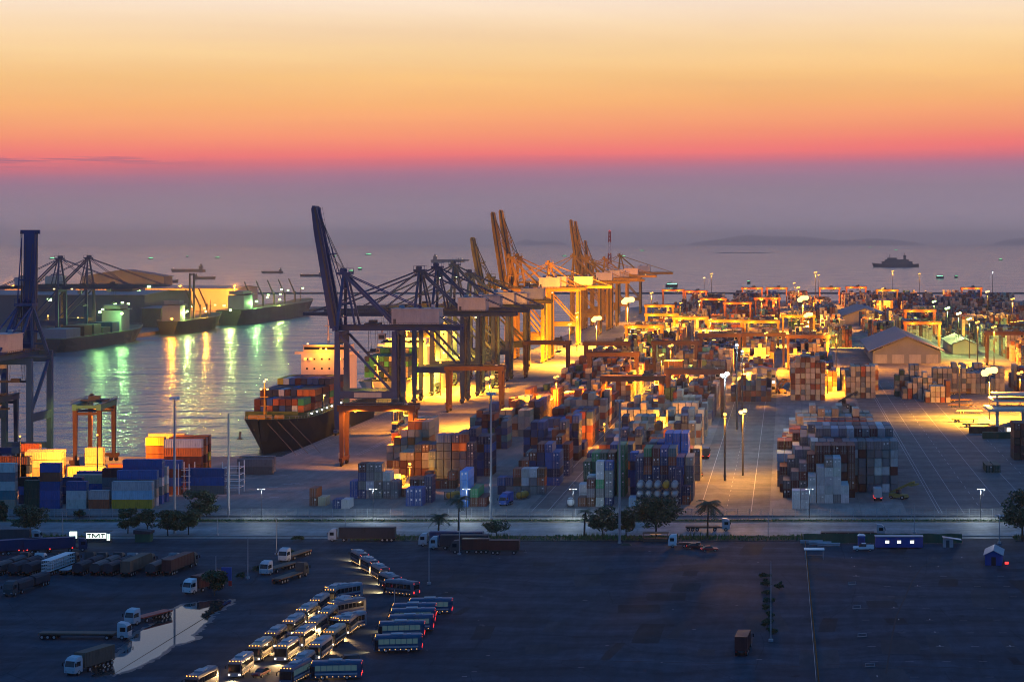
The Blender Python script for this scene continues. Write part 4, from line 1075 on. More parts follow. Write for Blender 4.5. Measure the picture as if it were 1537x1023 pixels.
# small dark barge at the pale ship's outer side
# ships moored across the water
def freighter(label, x, y, L, B, D, mat, kind, flip=True, group='ships moored across the water'):
    t = thing('cargo_ship', label, 'ship', (x,y,-3), rad(180) if flip else 0, group)
    hull(t,L,B,D,mat,bowup=3,rake=6)
    if kind == 0:
        bridge(t,-8,8,L*.20,L*.30,D,D+17,M['wall'],2,4,5,.3)
        for k in range(4):
            MB().box(-9,9,L*(.34+.105*k),L*(.34+.105*k)+17,D,D+R.choice([5,8,8])).build('deck_cargo', M[R.choice(['navy','maroon','dgrey'])], t)
        MB().box(-9,9,L*.78,L*.93,D,D+7).build('deck_house', M['wall'], t)
    else:
        bridge(t,-8,8,L*.82,L*.92,D,D+14,M['wall'],2,3,5,.6)
        for k in range(3 if kind==1 else 5):
            y_ = L*(.18+.14*k)
            MB().tube((0,y_,D),(0,y_,D+12),.9).bar((0,y_,D+9),(5,y_+9,D+27),.9).bar((5,y_+9,D+27),(0,y_,D+12),.2).build('derrick', M['dgrey'], t)
        mast(t,0,L*.1,D,16,'dgrey')
    return t
f1 = freighter('dark feeder ship with green-lit deckhouse moored across the water, nearest', -557,1712,205,24,10,M['hullgrey'],0)
ship_lamp(f1,[(-7,41,31),(-2,41,32),(4,41,31),(8.6,44,29),(8.6,58,27),(9.3,165,15),(9.3,175,14),(9.3,185,15)],'green_lamp',1.8)
ship_lamp(f1,[(11.5,30+k*9,11) for k in range(9)],'white_lamp',.8)
f2 = freighter('small dark cargo ship with a tall derrick moored across the water, middle', -556,1945,150,22,12,M['seablack'],1)
ship_lamp(f2,[(-6,20,22),(3,24,19),(0,100,20),(7,130,24),(-7,132,24)],'warm_lamp',1.8); ship_lamp(f2,[(4,60,22),(-4,120,27)],'green_lamp',1.6)
MB().bar((-2,75,12),(-2,75,54),1.4).bar((2,75,12),(2,75,54),1.4).bar((-2,75,53),(2,75,53),1.2).build('derrick_tower', M['dgrey'], f2)
f3 = freighter('grey bulk carrier with four slanting derricks moored across the water', -558,2330,330,30,15,M['hullgrey'],2)
ship_lamp(f3,[(-9,60,30),(4,75,28),(9,90,24),(0,120,30),(8,150,22),(-6,200,26),(9,230,26),(4,262,24)],'green_lamp',2.0)
ship_lamp(f3,[(6,290,30),(-6,295,26),(10,310,18)],'warm_lamp',2.4)
# ---- ships at anchor
def anchored(label, px, py, plen, kind='tanker', flip=1, mat='dgrey', cat='ship', group='ships at anchor'):
    Y = 3000*84/(py-CY); x = XP(px,Y); L = plen*Y/FPX; D = max(5,L*.075)
    t = thing({'tanker':'anchored_ship','fishing':'fishing_boat','liner':'grey_ship'}[kind], label, cat, (x,Y,-3), rad(90)*flip, group)
    B = max(4,L*.14); hull(t,L,B,D,M[mat],bowup=D*.3,rake=L*.03)
    for o in t.children: o.location.y = -L/2
    def add(name,mb,m): o = mb.build(name, M[m], t); o.location.y = -L/2; return o
    if kind == 'tanker':
        add('superstructure', MB().box(-B*.4,B*.4,L*.82,L*.93,D,D+L*.11).box(-B*.2,B*.2,L*.86,L*.9,D+L*.11,D+L*.17), 'dgrey')
        m_ = MB()
        for k in (.12,.35,.58): m_.tube((0,L*k,D),(0,L*k,D+L*.07),L*.006)
        add('deck_mast', m_.box(-B*.1,B*.1,L*.1,L*.8,D,D+L*.012), 'dgrey')
        add('deck_lamp', MB().cbox(B*.2,L*.85,D+L*.11,L*.014,L*.014,L*.012), 'warm_lamp'); add('deck_lamp', MB().cbox(0,L*.05,D+L*.03,L*.013,L*.013,L*.01), 'warm_lamp')
    elif kind == 'fishing':
        add('wheelhouse', MB().box(-B*.3,B*.3,L*.55,L*.85,D,D+L*.16).tube((0,L*.5,D),(0,L*.5,D+L*.3),L*.012), 'dgrey')
        for k in range(4): add('deck_lamp', MB().cbox(0,L*(.15+.2*k),D+L*.03,B*1.1,L*.17,L*.06), 'squid')
    else:
        s = MB().box(-B*.42,B*.42,L*.18,L*.86,D,D+L*.06).box(-B*.35,B*.35,L*.25,L*.78,D+L*.06,D+L*.10).box(-B*.3,B*.3,L*.3,L*.52,D+L*.10,D+L*.135)
        s.box(-B*.2,B*.2,L*.66,L*.72,D+L*.1,D+L*.19).tube((0,L*.36,D+L*.13),(0,L*.36,D+L*.21),L*.006).tube((0,L*.69,D+L*.19),(0,L*.69,D+L*.24),L*.005)
        add('superstructure', s, 'dgrey')
    return t
anchored('large grey passenger ship anchored off the yard, darkest silhouette on the sea',1345,401,68,'liner',-1,'hullgrey',group=None)
anchored('long tanker at anchor beyond the far quay, longest of its cluster',283,408,50,'tanker',-1,'hullgrey')
anchored('smaller tanker at anchor just below the longest one',307,419,32,'tanker',1,'hullgrey')
anchored('low flat ship at anchor near the far cranes',250,424,34,'tanker',1,'hullgrey')
anchored('tanker at anchor alone between the far quay and the blue boom',409,410,32,'tanker',-1,'hullgrey')
anchored('ship with a sloping derrick at anchor touching the blue boom',468,415,34,'tanker',-1,'hullgrey')
w_ = anchored('brightly lit ship at anchor behind a long low hull near the olive crane',695,391.5,18,'tanker',1,'hullgrey')
anchored('long low barge in front of the brightly lit ship',672,393.5,50,'tanker',1,'hullgrey')
anchored('tiny ship with one lamp at anchor on the horizon',553,383,9,'fishing',1,'hullgrey')
for k,(px,py,pl,where) in enumerate([(78,387,8,'beside the far cranes'),(226,387,8,'above the longest tanker'),(281,384,4,'on the horizon above the tankers'),(326,386,7,'to the sea side of the tankers'),(502,383,6,'just inland of the raised blue boom'),(527,407,8,'low on the water past the blue boom'),(540,403,6,'slightly above its neighbour past the blue boom'),(847,383,7,'between the raised yellow booms'),(936,384,6,'by the red and white mast'),(964,375,7,'faint on the horizon past the mast'),(1008,429,18,'largest and nearest, close to the shore cranes'),(1124,424,5,'alone near the lamp tower'),(1306,370,5,'on the horizon above the grey ship'),(1345,374,5,'right above the grey ship'),(1411,416,11,'inland of the grey ship near the lamp post'),(1435,415,5,'small one next to the brighter green boat'),(1502,389,6,'far out near the picture edge')]):
    anchored(f'fishing boat with green deck lamps, {where}',px,py+2,pl,'fishing',R.choice([1,-1]),'hullgrey','boat','fishing boats with green lamps')

# ================================================================== FAR QUAY BUILDINGS
def hall(label, x0,x1,y0,y1,h,wall,roof,ridge=3.0,axis='y',doors=0,name='warehouse',group=None,over=1.5):
    t = thing(name, label, 'building', ((x0+x1)/2,y0,0), 0, group); wx_, dy = (x1-x0)/2, y1-y0
    MB().box(-wx_,wx_,0,dy,0,h).build('wall', M[wall], t)
    if axis == 'y': # ridge runs away from the road: gable faces the road
        p = [(-wx_-over,h-.3),(0,h+ridge),(wx_+over,h-.3),(wx_+over,h+.15),(0,h+ridge+.5),(-wx_-over,h+.15)]
        MB().prism(p,-over,dy+over,'y').build('roof', M[roof], t)
        MB().prism([(-wx_,h),(wx_,h),(0,h+ridge)],.05,dy-.05,'y').build('gable', M[wall], t)
    else:
        p = [(-over,h-.3),(dy/2,h+ridge),(dy+over,h-.3),(dy+over,h+.15),(dy/2,h+ridge+.5),(-over,h+.15)]
        MB().prism(p,-wx_-over,wx_+over,'x').build('roof', M[roof], t)
        MB().prism([(0,h),(dy,h),(dy/2,h+ridge)],-wx_+.05,wx_-.05,'x').build('gable', M[wall], t)
    for k in range(doors):
        x = -wx_+(k+.5)*2*wx_/doors
        MB().box(x-wx_/doors*.7,x+wx_/doors*.7,-.12,-.02,0,h*.72).build('door', M['grey'], t)
    return t
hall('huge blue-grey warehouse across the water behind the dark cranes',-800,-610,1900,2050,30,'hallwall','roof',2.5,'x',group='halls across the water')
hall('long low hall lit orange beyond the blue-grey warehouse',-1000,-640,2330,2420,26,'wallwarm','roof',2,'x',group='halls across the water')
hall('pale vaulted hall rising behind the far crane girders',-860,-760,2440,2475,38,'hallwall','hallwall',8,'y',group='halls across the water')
hall('dark small store at the end of the blue-grey warehouse',-606,-588,1880,1960,18,'dgrey','roof',1,'x',group='halls across the water')
for k in range(3):
    x = -790+k*70
    tag(MB().box(x-12,x+12,1950,1990,32.6,36).build('rooftop_plant', M['dgrey']), f'dark box-shaped plant unit on the warehouse roof, {ORD[k]} from the picture edge', 'plant unit', 'plant units on the warehouse roof')
# ================================================================== YARD BUILDINGS
def px_hall(label, px0, px1, pyb, pyeave, pyridge, depth, wall, roof, **kw):
    x0, Y = G(px0,pyb); x1, _ = G(px1,pyb); h = ZP(pyeave,Y); rg = ZP(pyridge,Y)-h
    return hall(label, x0, x1, Y, Y+depth, h, wall, roof, rg, 'y', **kw)
px_hall('large gabled shed with a brown roof at the end of the wide lane',1310,1412,545,527,505,150,'wall','roof',doors=4,group='gabled sheds in the yard',over=3)
px_hall('pale-fronted gabled shed farther back near the lamp tower',1262,1334,487,476,463,160,'wallwarm','roof',group='gabled sheds in the yard',over=3)
px_hall('low pale shed behind the orange gantry cranes',1430,1466,531,517,509,90,'wallwarm','roof',group='gabled sheds in the yard')
px_hall('lit office block with rows of small windows between the stacks',1118,1165,588,556,552,16,'grey','roof',doors=0,group='yard offices',over=.5)
t = bpy.data.objects[[o.name for o in bpy.data.objects if o.get('label','').startswith('lit office block')][0]]
for r_ in range(3):
    for c_ in range(6): MB().box(-6+c_*2.6-.8,-6+c_*2.6+.8,-.1,-.02,1.4+r_*3.2,2.8+r_*3.2).build('window', M['lit_window'] if R.random()<.35 else M['glass'], t)
# fuel-station style canopy by the picture edge
x0,Y = G(1488,640); x1,_ = G(1570,640)
t = thing('canopy', 'broad flat canopy glowing yellow under the biggest floodlight', 'canopy', ((x0+x1)/2,Y,0))
wx_ = (x1-x0)/2+2
MB().box(-wx_,wx_,-8,14,7.2,8.4).build('roof', M['cream'], t)
MB().box(-wx_+3,wx_,4,26,10.5,11.2).build('roof', M['cream'], t)
MB().box(-wx_+4,wx_,5,25,12.9,13.4).build('roof', M['wallwarm'], t)
for x in (-wx_+4.6,-wx_+16): MB().box(x-.7,x+.7,0,1.4,0,7.2).build('column', M['white'], t)
for x in (-wx_+5.6,-wx_+18): MB().box(x-.4,x+.4,8,8.8,8.4,10.5).box(x-.4,x+.4,10,10.8,11.2,12.9).build('column', M['white'], t)
for x in (-wx_+8,-wx_+14): MB().cbox(x,2,6.9,1.2,.6,.25).build('ceiling_lamp', M['white_lamp'], t)
x,Y = G(1528,652)
t = thing('kiosk','small kiosk with a dark hipped roof and lit glass front','kiosk',(x,Y,0))
MB().box(-5,5,0,7,0,3.4).build('wall', M['cream'], t)
MB().loft([[(-6.4,-1.4,3.4),(6.4,-1.4,3.4),(6.4,8.4,3.4),(-6.4,8.4,3.4)],[(-1.5,3,5.6),(1.5,3,5.6),(1.5,4,5.6),(-1.5,4,5.6)]]).build('roof', M['dgrey'], t)
for k in range(5): MB().box(-4.6+k*1.9,-3.1+k*1.9,-.12,-.02,.4,2.9).build('window', M['lit_window'], t)
# red and white lattice mast beyond the cranes
x, Y = XP(915,2450), 2450
t = thing('lattice_mast','red and white banded lattice mast rising behind the far yellow cranes','mast',(x,Y,0))
top = ZP(347,Y)
for k in range(7):
    z0, z1 = top*k/7, top*(k+1)/7; r0, r1 = 3.2-2.4*k/7, 3.2-2.4*(k+1)/7; mb = MB()
    for sx,sy in ((-1,-1),(1,-1),(1,1),(-1,1)): mb.bar((sx*r0,sy*r0,z0),(sx*r1,sy*r1,z1),1.1)
    for j in range(3):
        a, b = z0+(z1-z0)*j/3, z0+(z1-z0)*(j+1)/3; ra = r0+(r1-r0)*j/3
        mb.bar((-ra,-ra,a),(ra,-ra,b),.8).bar((ra,-ra,a),(ra,ra,b),.8).bar((-ra,ra,a),(-ra,-ra,b),.8)
    mb.build('lattice_section', M['red'] if k%2==0 else M['white'], t)
MB().cbox(0,0,top,1.5,1.5,1.2).build('beacon', M['tail'], t)
# ================================================================== VEHICLES (front towards -y, origin on the ground at mid length)
def wheel(t, x, y, r=.5, w=.3, name='wheel'):
    mb = MB().tube((x-w/2,y,r),(x+w/2,y,r),r,n=12,mi=0); s = 1 if x>0 else -1
    mb.tube((x+s*w/2,y,r),(x+s*(w/2+.02),y,r),r*.55,n=8,mi=1)
    return mb.build(name, [M['black'],M['steel']], t)
def bus(label, body='white', L=11.5, lights='front', stripe='blue', group=None, win='glass'):
    t = thing('bus', label, 'bus', (0,0,0), 0, group); l = L/2; w = 1.25; hh = 3.45
    prof = [(-w,.45),(w,.45),(w,2.9),(w-.12,3.25),(w-.45,hh),(-w+.45,hh),(-w+.12,3.25),(-w,2.9)]
    rings = []
    for y,sc,dz in ((-l,.93,0),(-l+.22,1,0),(l-.15,1,0),(l,.95,0)):
        rings.append([(p[0]*sc, y+(0.0 if p[1]<1.4 else (.28 if y<0 and p[1]>2 else .1 if y<0 else 0)), .45+(p[1]-.45)*(.985 if sc<1 else 1)) for p in prof])
    b = MB(); b.loft(rings); bo = b.build('body', M[body], t, smooth=False)
    MB().box(-1.12,1.12,-l-.03,-l+.05,1.25,2.75).build('windscreen', M['glass'], t).rotation_euler = (0,0,0)
    for s in (-1,1):
        mb = MB(); n = 7; st = (L-1.6)/n
        for k in range(n): mb.box(s*w-.025,s*w+.025,-l+.9+k*st,-l+.9+(k+1)*st-.12,1.75,2.75)
        mb.build('side_window', M[win], t)
        MB().box(s*w-.02,s*w+.02,-l+.7,l-.7,1.0,1.35).build('side_stripe', M[stripe], t)
        for y in (-l+2.3,l-2.6): wheel(t, s*(w-.14), y)
        MB().box(s*.98-.14,s*.98+.14,-l-.05,-l+.02,.72,.95).build('headlight', M['head'] if lights=='front' else M['grey'], t)
        MB().box(s*1.0-.12,s*1.0+.12,l-.02,l+.05,.8,1.3).build('tail_light', M['tail'], t)
        mb = MB()
        for k in range(8): mb.box(s*w-.03,s*w+.05,-l+1+k*(L-2)/7-.06,-l+1+k*(L-2)/7+.06,.62,.74)
        mb.build('side_marker', M['amber_dim'], t)
        MB().bar((s*1.1,-l+.1,2.8),(s*1.5,-l-.35,2.6),.06).box(s*1.5-.1,s*1.5+.1,-l-.42,-l-.3,2.0,2.6).build('mirror', M['black'], t)
    MB().box(-.95,.95,l-.02,l+.03,1.7,2.7).build('rear_window', M['glass'], t)
    for k in range(4):
        x = -.9+k*.6; MB().box(x-.09,x+.09,-l+.2,-l+.3,3.2,3.36).build('marker_light', M['amber'], t)
    for x in (-1,1): MB().box(x-.08,x+.08,l-.02,l+.05,3.0,3.14).build('marker_light', M['tail'], t)
    MB().box(-.8,.8,-1.4,1.0,hh,hh+.22).box(-.35,.35,l-3,l-2.2,hh,hh+.12).build('roof_unit', M['grey'], t)
    MB().box(w-.02,w+.03,-l+.25,-l+.85,.6,2.6).build('door', M['glass'], t)
    return t
def spot(parent, loc, power, col, ang=70, tilt=12, rz=0, r=.15):
    l = bpy.data.lights.new('headlamp_beam','SPOT'); l.energy = power; l.color = col; l.spot_size = rad(ang); l.spot_blend = .9; l.shadow_soft_size = r
    o = bpy.data.objects.new('headlamp_beam', l); COL.objects.link(o); o.parent = parent; o.location = loc; o.rotation_euler = (rad(-90+tilt),0,rz)
    o.rotation_euler = (rad(90-tilt),0,rad(180)+rz); return o
GB = 'buses queued nose to tail'; GB2 = 'blue buses parked side by side'; GB3 = 'buses leaving in a curved file'
base_w = bus('x','busgrey',9.0,'front','navy',GB); base_g = bus('x','busdark',9.0,'front','blue',GB)
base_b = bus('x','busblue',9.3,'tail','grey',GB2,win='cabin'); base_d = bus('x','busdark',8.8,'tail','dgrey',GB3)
base_c = bus('x','buscream',9.0,'front','maroon',GB); base_t = bus('x','busteal',9.0,'front','white',GB)
used = set(); GLOW = []
BN = {}
for b_,n_ in ((base_w,'silver'),(base_g,'dark grey'),(base_c,'cream'),(base_t,'teal')): BN[b_.name] = n_
def place_bus(src, lab, x, y, rz, glow=0):
    if src.name in used: o = clone(src, lab, (x,y,0), rz)
    else: used.add(src.name); o = src; o.location = (x,y,0); o.rotation_euler = (0,0,rz); o['label'] = lab
    if glow: GLOW.append((o, glow))
    return o
cols = [(-102.2,[370,384,396,409,422,433,446],0,'outer column'),(-97.0,[384,397,408,418,430],0,'middle column'),(-90.9,[371,385.5,398,410],0,'inner column')]
for ci,(x,ys_,rz,nm) in enumerate(cols):
    for k,y in enumerate(ys_):
        src = [base_w,base_g,base_w,base_c,base_t,base_w,base_g][(k*3+ci*2)%7]
        place_bus(src, f"{BN[src.name]} bus with amber roof lights, {ORD[k]} from the front of the {nm}", x+R.uniform(-.25,.25), y+4.8+R.uniform(-.4,.4), rad(R.uniform(-3.5,0)), 14000 if ci==2 else 8000)
for k,(px,py,rz,lab) in enumerate([(522,899,-42,'silver bus at the very back of the queued columns, turned outward'),(527,923,-38,'dark coach behind the middle column, second from the back'),(530,945,-28,'silver bus with dazzling headlights on the inner flank')]):
    x,y = G(px,py); place_bus(base_w if k!=1 else base_g, lab, x-1, y, rad(rz), 9000 if k==2 else 3000)
x,y = G(357,1030); place_bus(base_g,'bus cut off by the lower picture edge, outermost',x-6,y-2,rad(-8))
x,y = G(440,1025); place_bus(base_b,'blue bus cut off by the lower picture edge beside the red car',x,y+2,rad(-10))
BL = [(596,979,'front one of the row'),(601,958,'second of the row'),(615,948,'third of the row'),(618,938,'fourth of the row'),(620,930,'last of the packed row'),(645,922,'set apart behind the row')]
for k,(px,py,lab) in enumerate(BL):
    x,y = G(px,py); place_bus(base_b, f'blue bus with red tail lights, {lab}', x, y+1.2, rad(-90+R.uniform(4,9)), 2500 if k in (0,2,5) else 0)
Q = [(626,895,'last'),(597,887,'second from last'),(579,873,'middle'),(563,862,'second'),(548,851,'leading')]
for k,(px,py,lab) in enumerate(Q):
    x,y = G(px,py); place_bus(base_d, f'grey bus of the curved file with red tail lights, {lab} one', x-[4,2.6,2.2,2.2,2.2][k], y+[2.2,4,4.2,4.2,4.2][k], rad(180+[62,33,27,27,27][k]), 12000)
x,y = G(505,1018); place_bus(base_b,'blue minibus beside the two buses at the lower picture edge',x,y,rad(-84)); 

for o, gl in GLOW:
    l = bpy.data.lights.new('headlamp_beam','SPOT'); l.energy = gl; l.color = (1,.58,.22); l.spot_size = rad(95); l.spot_blend = 1; l.shadow_soft_size = .2
    q = bpy.data.objects.new('headlamp_beam', l); COL.objects.link(q); q.parent = o; q.location = (0,-5.0,1.1); q.rotation_euler = (rad(72),0,rad(180))
def car(label, mat, kind='car', group=None, tail=True, head=False):
    t = thing({'car':'parked_car','van':'van','pickup':'pickup_truck'}[kind], label, {'car':'car','van':'van','pickup':'pickup'}[kind], (0,0,0), 0, group)
    w = .88
    low = [(-w,-2.15,.45),(w,-2.15,.45),(w,2.15,.5),(-w,2.15,.5)]; mid = [(-w,-2.2,.75),(w,-2.2,.75),(w,2.2,.9),(-w,2.2,.9)]; top = [(-w*.97,-2.05,.9),(w*.97,-2.05,.9),(w*.97,2.1,1.0),(-w*.97,2.1,1.0)]
    MB().loft([low,mid,top]).build('body', mat, t)
    if kind == 'car': cab = [[(-.84,-1.0,.92),(.84,-1.0,.92),(.84,1.75,.98),(-.84,1.75,.98)],[(-.68,-.25,1.45),(.68,-.25,1.45),(.68,1.1,1.45),(-.68,1.1,1.45)]]
    elif kind == 'van': cab = [[(-.86,-1.3,.92),(.86,-1.3,.92),(.86,2.08,.98),(-.86,2.08,.98)],[(-.74,-.5,1.8),(.74,-.5,1.8),(.74,1.9,1.8),(-.74,1.9,1.8)]]
    else: cab = [[(-.84,-1.0,.92),(.84,-1.0,.92),(.84,.6,.95),(-.84,.6,.95)],[(-.7,-.4,1.6),(.7,-.4,1.6),(.7,.5,1.6),(-.7,.5,1.6)]]
    c = MB().loft(cab); c.build('windows', M['glass'], t).name = 'glasshouse'
    r = [(p[0]*.99,p[1],p[2]) for p in cab[1]]; MB().loft([r,[(p[0]*.97,p[1]*.97,p[2]+.05) for p in r]]).build('roof', mat, t)
    if kind == 'pickup': MB().box(-.85,-.78,.65,2.15,.95,1.25).box(.78,.85,.65,2.15,.95,1.25).box(-.78,.78,2.08,2.15,.95,1.25).build('cargo_bed', mat, t)
    for s in (-1,1):
        for y in (-1.35,1.35): wheel(t, s*.8, y, .33, .2)
        MB().box(s*.65-.15,s*.65+.15,-2.22,-2.17,.65,.8).build('headlight', M['head'] if head else M['grey'], t)
        MB().box(s*.68-.12,s*.68+.12,2.17,2.23,.75,.9).build('tail_light', M['tail'] if tail else M['red'], t)
    return t
def place(o, px, py, rz, dx=0, dy=0):
    x, y = G(px,py); o.location = (x+dx,y+dy,0); o.rotation_euler = (0,0,rad(rz)); return o
place(car('dark van parked alone between the queued buses and the blue ones', M['dgrey'],'van',tail=False),521,998,-70).scale = (1.15,1.15,1.1)
place(car('red car squeezed between buses at the lower picture edge', M['red'],tail=False),392,1014,-12)
place(car('dark car among the middle bus column', M['dgrey'],tail=False),504,945,-40)
place(car('dark red car with glowing tail lights by the grass verge, first of two', M['maroon'],group='cars by the verge'),1043,823,98)
place(car('red car with glowing tail lights by the grass verge, behind its twin', M['red'],group='cars by the verge'),1065,827,100)
place(car('white pickup in front of the blue site office', M['white'],'pickup',tail=False),1296,826,-90).scale = (1.25,1.25,1.2)
place(car('dark car in the yard lane beside the tank block', M['maroon'],'car'),1051,714,180)

def semi(label, cab='white', load='box', loadmat='tarp', L=12.5, group=None, tail=False, long_nose=False, beam=0):
    """cab at -y end"""
    t = thing('semi_truck' if load!='rigid' else 'lorry', label, 'truck', (0,0,0), 0, group); y0 = -(L+3.6)/2
    w = 1.22
    c = MB().loft([[(-w,y0,.55),(w,y0,.55),(w,y0+2.2,.55),(-w,y0+2.2,.55)],[(-w,y0-.02,1.6),(w,y0-.02,1.6),(w,y0+2.2,1.6),(-w,y0+2.2,1.6)],[(-w*.96,y0+.25,2.85),(w*.96,y0+.25,2.85),(w*.98,y0+2.2,2.85),(-w*.98,y0+2.2,2.85)],[(-w*.85,y0+.8,3.35),(w*.85,y0+.8,3.35),(w*.9,y0+2.2,3.5),(-w*.9,y0+2.2,3.5)]])
    cab = {'white':R.choice(['cabwhite','cabwhite','white'])}.get(cab,cab)
    co_ = c.build('cab', M[cab], t)
    wsn = MB(); wsn.poly([(-1.05,y0-.02,1.72),(1.05,y0-.02,1.72),(1.0,y0+.2,2.75),(-1.0,y0+.2,2.75)]); wsn.build('windscreen', M['glass'], co_)
    for s in (-1,1):
        MB().box(s*(w+.005)-.01,s*(w+.005)+.01,y0+.5,y0+1.6,1.75,2.6).build('door_window', M['glass'], co_)
        MB().box(s*.85-.2,s*.85+.2,y0-.06,y0,.75,1.0).build('headlight', M['head'] if beam else M['grey'], co_)
        MB().bar((s*w,y0+.2,2.5),(s*1.5,y0-.1,2.4),.05).box(s*1.5-.12,s*1.5+.12,y0-.15,y0-.05,1.8,2.5).build('mirror', M['black'], co_)
    MB().box(-.45,.45,y0+2.2,y0+L+3.4,.75,1.1).build('chassis', M['dgrey'], t)
    for s in (-1,1):
        for y in (y0+1.2,y0+4.3,y0+L+.2,y0+L+1.5,y0+L+2.7): wheel(t, s*1.05, y, .5, .34)
        MB().box(s*.95-.16,s*.95+.16,y0+L+3.5,y0+L+3.6,.85,1.05).build('tail_light', M['tail'] if tail else M['red'], t)
    yb0, yb1 = y0+2.9, y0+L+3.5
    if tail:
        for s in (-1,1):
            for k in range(3): MB().cbox(s*1.3,yb0+.8+k*(L-1)/2,1.0,.12,.3,.22).build('side_light', M['tail'], t)
    if load == 'flat':
        MB().box(-1.24,1.24,yb0,yb1,1.1,1.35).build('flatbed', M[loadmat], t)
    elif load == 'box':
        b = MB().box(-1.24,1.24,yb0,yb1,1.12,3.85)
        k = yb0+.4
        while k < yb1: 
            b.box(-1.28,-1.24,k-.05,k+.05,1.2,3.8).box(1.24,1.28,k-.05,k+.05,1.2,3.8); k += .9
        bo = b.build('cargo_box', M[loadmat], t)
        for s in (-1,1): MB().box(s*.6-.56,s*.6+.56,yb1,yb1+.04,1.25,3.75).build('rear_door', M[loadmat], bo)
    elif load == 'tarp':
        p = [(-1.24,1.12),(1.24,1.12),(1.24,2.5),(.8,2.95),(0,3.1),(-.8,2.95),(-1.24,2.5)]
        half = (yb0+yb1)/2
        MB().prism(p,yb0,half-.5,'y').prism(p,half+.5,yb1,'y').build('tarpaulin', M[loadmat], t)
    elif load == 'cage':
        b = MB().box(-1.24,1.24,yb0,yb1,1.12,1.3).box(-1.2,1.2,yb0,yb1,1.9,2.0).box(-1.2,1.2,yb0,yb1,2.7,2.8).box(-1.24,1.24,yb0,yb1,3.6,3.7)
        k = yb0
        while k <= yb1: b.box(-1.26,-1.16,k,k+.1,1.3,3.6).box(1.16,1.26,k,k+.1,1.3,3.6); k += 1.0
        b.build('livestock_cage', M[loadmat], t)
    if beam:
        spot(t,(0,y0-.3,1.0),beam,(1,.85,.6),90,18)
    return t
GT = 'trucks parked in the lorry row'
def c3(x,y): return (x*.2572, 760+y*.2572)
row = [(-10,405,'tarp','dgrey','dgrey','covered dark truck at the picture edge end of the lorry row'),(85,408,'tarp','tarp','white','long covered truck with a pale cab roof in the lorry row'),(170,408,'tarp','tarp','dgrey','covered truck beside the white livestock truck'),(280,405,'cage','white','dgrey','white caged livestock truck in the lorry row'),(385,402,'flat','steel','dgrey','low empty flatbed truck beside the livestock truck'),(460,405,'tarp','tarp','dgrey','rounded covered truck next to the empty flatbed'),(560,405,'tarp','dgrey','dgrey','covered truck midway in the lorry row'),(640,408,'tarp','tarp','grey','covered truck with a pale ridge before the box truck'),(740,412,'box','wood','dgrey','brown-topped box truck in the lorry row'),(890,408,'tarp','dgrey','grey','covered truck with a white cab roof near the row end'),(990,405,'box','maroon','dgrey','maroon box truck closing the lorry row')]
for x,y,ld,lm,cb,lab in row:
    place(semi(lab,cb,ld,lm,13,GT), *c3(x,y), 180-5+R.uniform(-2,2), 0, 8.5)
place(semi('dark trailer truck with three red tail lights at the far edge of the truck lot','navy','box','navy',11,None,tail=True),*c3(140,272),118)
place(semi('dark trailer truck with red lights beside the lit sign','navy','box','navy',12,None,tail=True),*c3(325,265),110)
place(semi('white-cabbed rigid truck behind the red-lit trailers','grey','box','dgrey',8,None),*c3(110,212),100)
place(semi('dark covered truck standing alone facing the lens','dgrey','tarp','tarp',14,None),*c3(120,505),-7,0,4)
place(semi('white-cabbed truck with a red container parked by the small tree','white','box','maroon',9,None),*c3(1125,505),-22,1.5,4)
place(semi('white-cabbed truck with a red flatbed near the puddle','white','flat','red',9,None),*c3(815,680),-22,1,3)
place(semi('long flatbed truck with a white cab parked side-on by the puddle','white','flat','wood',15,None),*c3(495,770),88)
place(semi('white truck with a grey boarded body nearest the lower picture edge','white','box','wood',8,None),*c3(445,985),-19,.8,5)
place(semi('white-cabbed flatbed truck beside the pole in the middle of the lot','white','flat','wood',10,'flatbeds in the middle of the lot'),398,862,-17,2,5)
place(semi('white-cabbed flatbed truck parked behind the other two flatbeds','white','flat','wood',10,'flatbeds in the middle of the lot'),424,842,-14,2,5)
place(semi('dark-cabbed flatbed truck seen from behind in the middle of the lot','dgrey','flat','wood',10,'flatbeds in the middle of the lot'),420,876,165,1,6)
def lateral(lab, px, py, cab, load, lm, L=13, dirn=-90): return place(semi(lab,cab,load,lm,L), px, py, dirn, 0, 1.5)
lateral('white-cabbed truck with a long dark container by the verge',542,813,'white','box','tarp',14.5)
lateral('white-cabbed truck with a dark box at the verge, rearmost of three',676,820,'white','box','navy',13.5)
lateral('white-cabbed truck with a dark box at the verge, middle of three',688,825,'white','box','tarp',12)
lateral('dark truck and box at the verge in front of two others',705,831,'dgrey','box','maroon',6.5)
t = thing('trailer','dark box trailer standing next to the truck at the verge','trailer',(*G(757,831),0),rad(90))
MB().box(-1.24,1.24,-3.9,3.9,1.2,3.7).build('cargo_box', M['maroon'], t)
MB().box(-.4,.4,-5.5,3.8,.8,1.1).build('chassis', M['dgrey'], t)
for s in (-1,1):
    for y in (-2.6,1.6,2.8): wheel(t, s*1.05, y, .5, .34)
place(semi('brown container truck parked alone in the empty lot','dgrey','box','maroon',7,None),1115,983,176,0,4)
lateral('white-cabbed flatbed truck driving on the road behind the palm','white','flat','wood',8,1) if False else lateral('white-cabbed flatbed truck on the road behind the palm',1062,797,'white','flat','wood',9,90)
lateral('white-cabbed short truck parked by the red cars',1027,822,'white','flat','dgrey',5)
lateral('rust-coloured low loader on the road behind the green netting',1280,806,'grey','flat','redbrown',14,90)
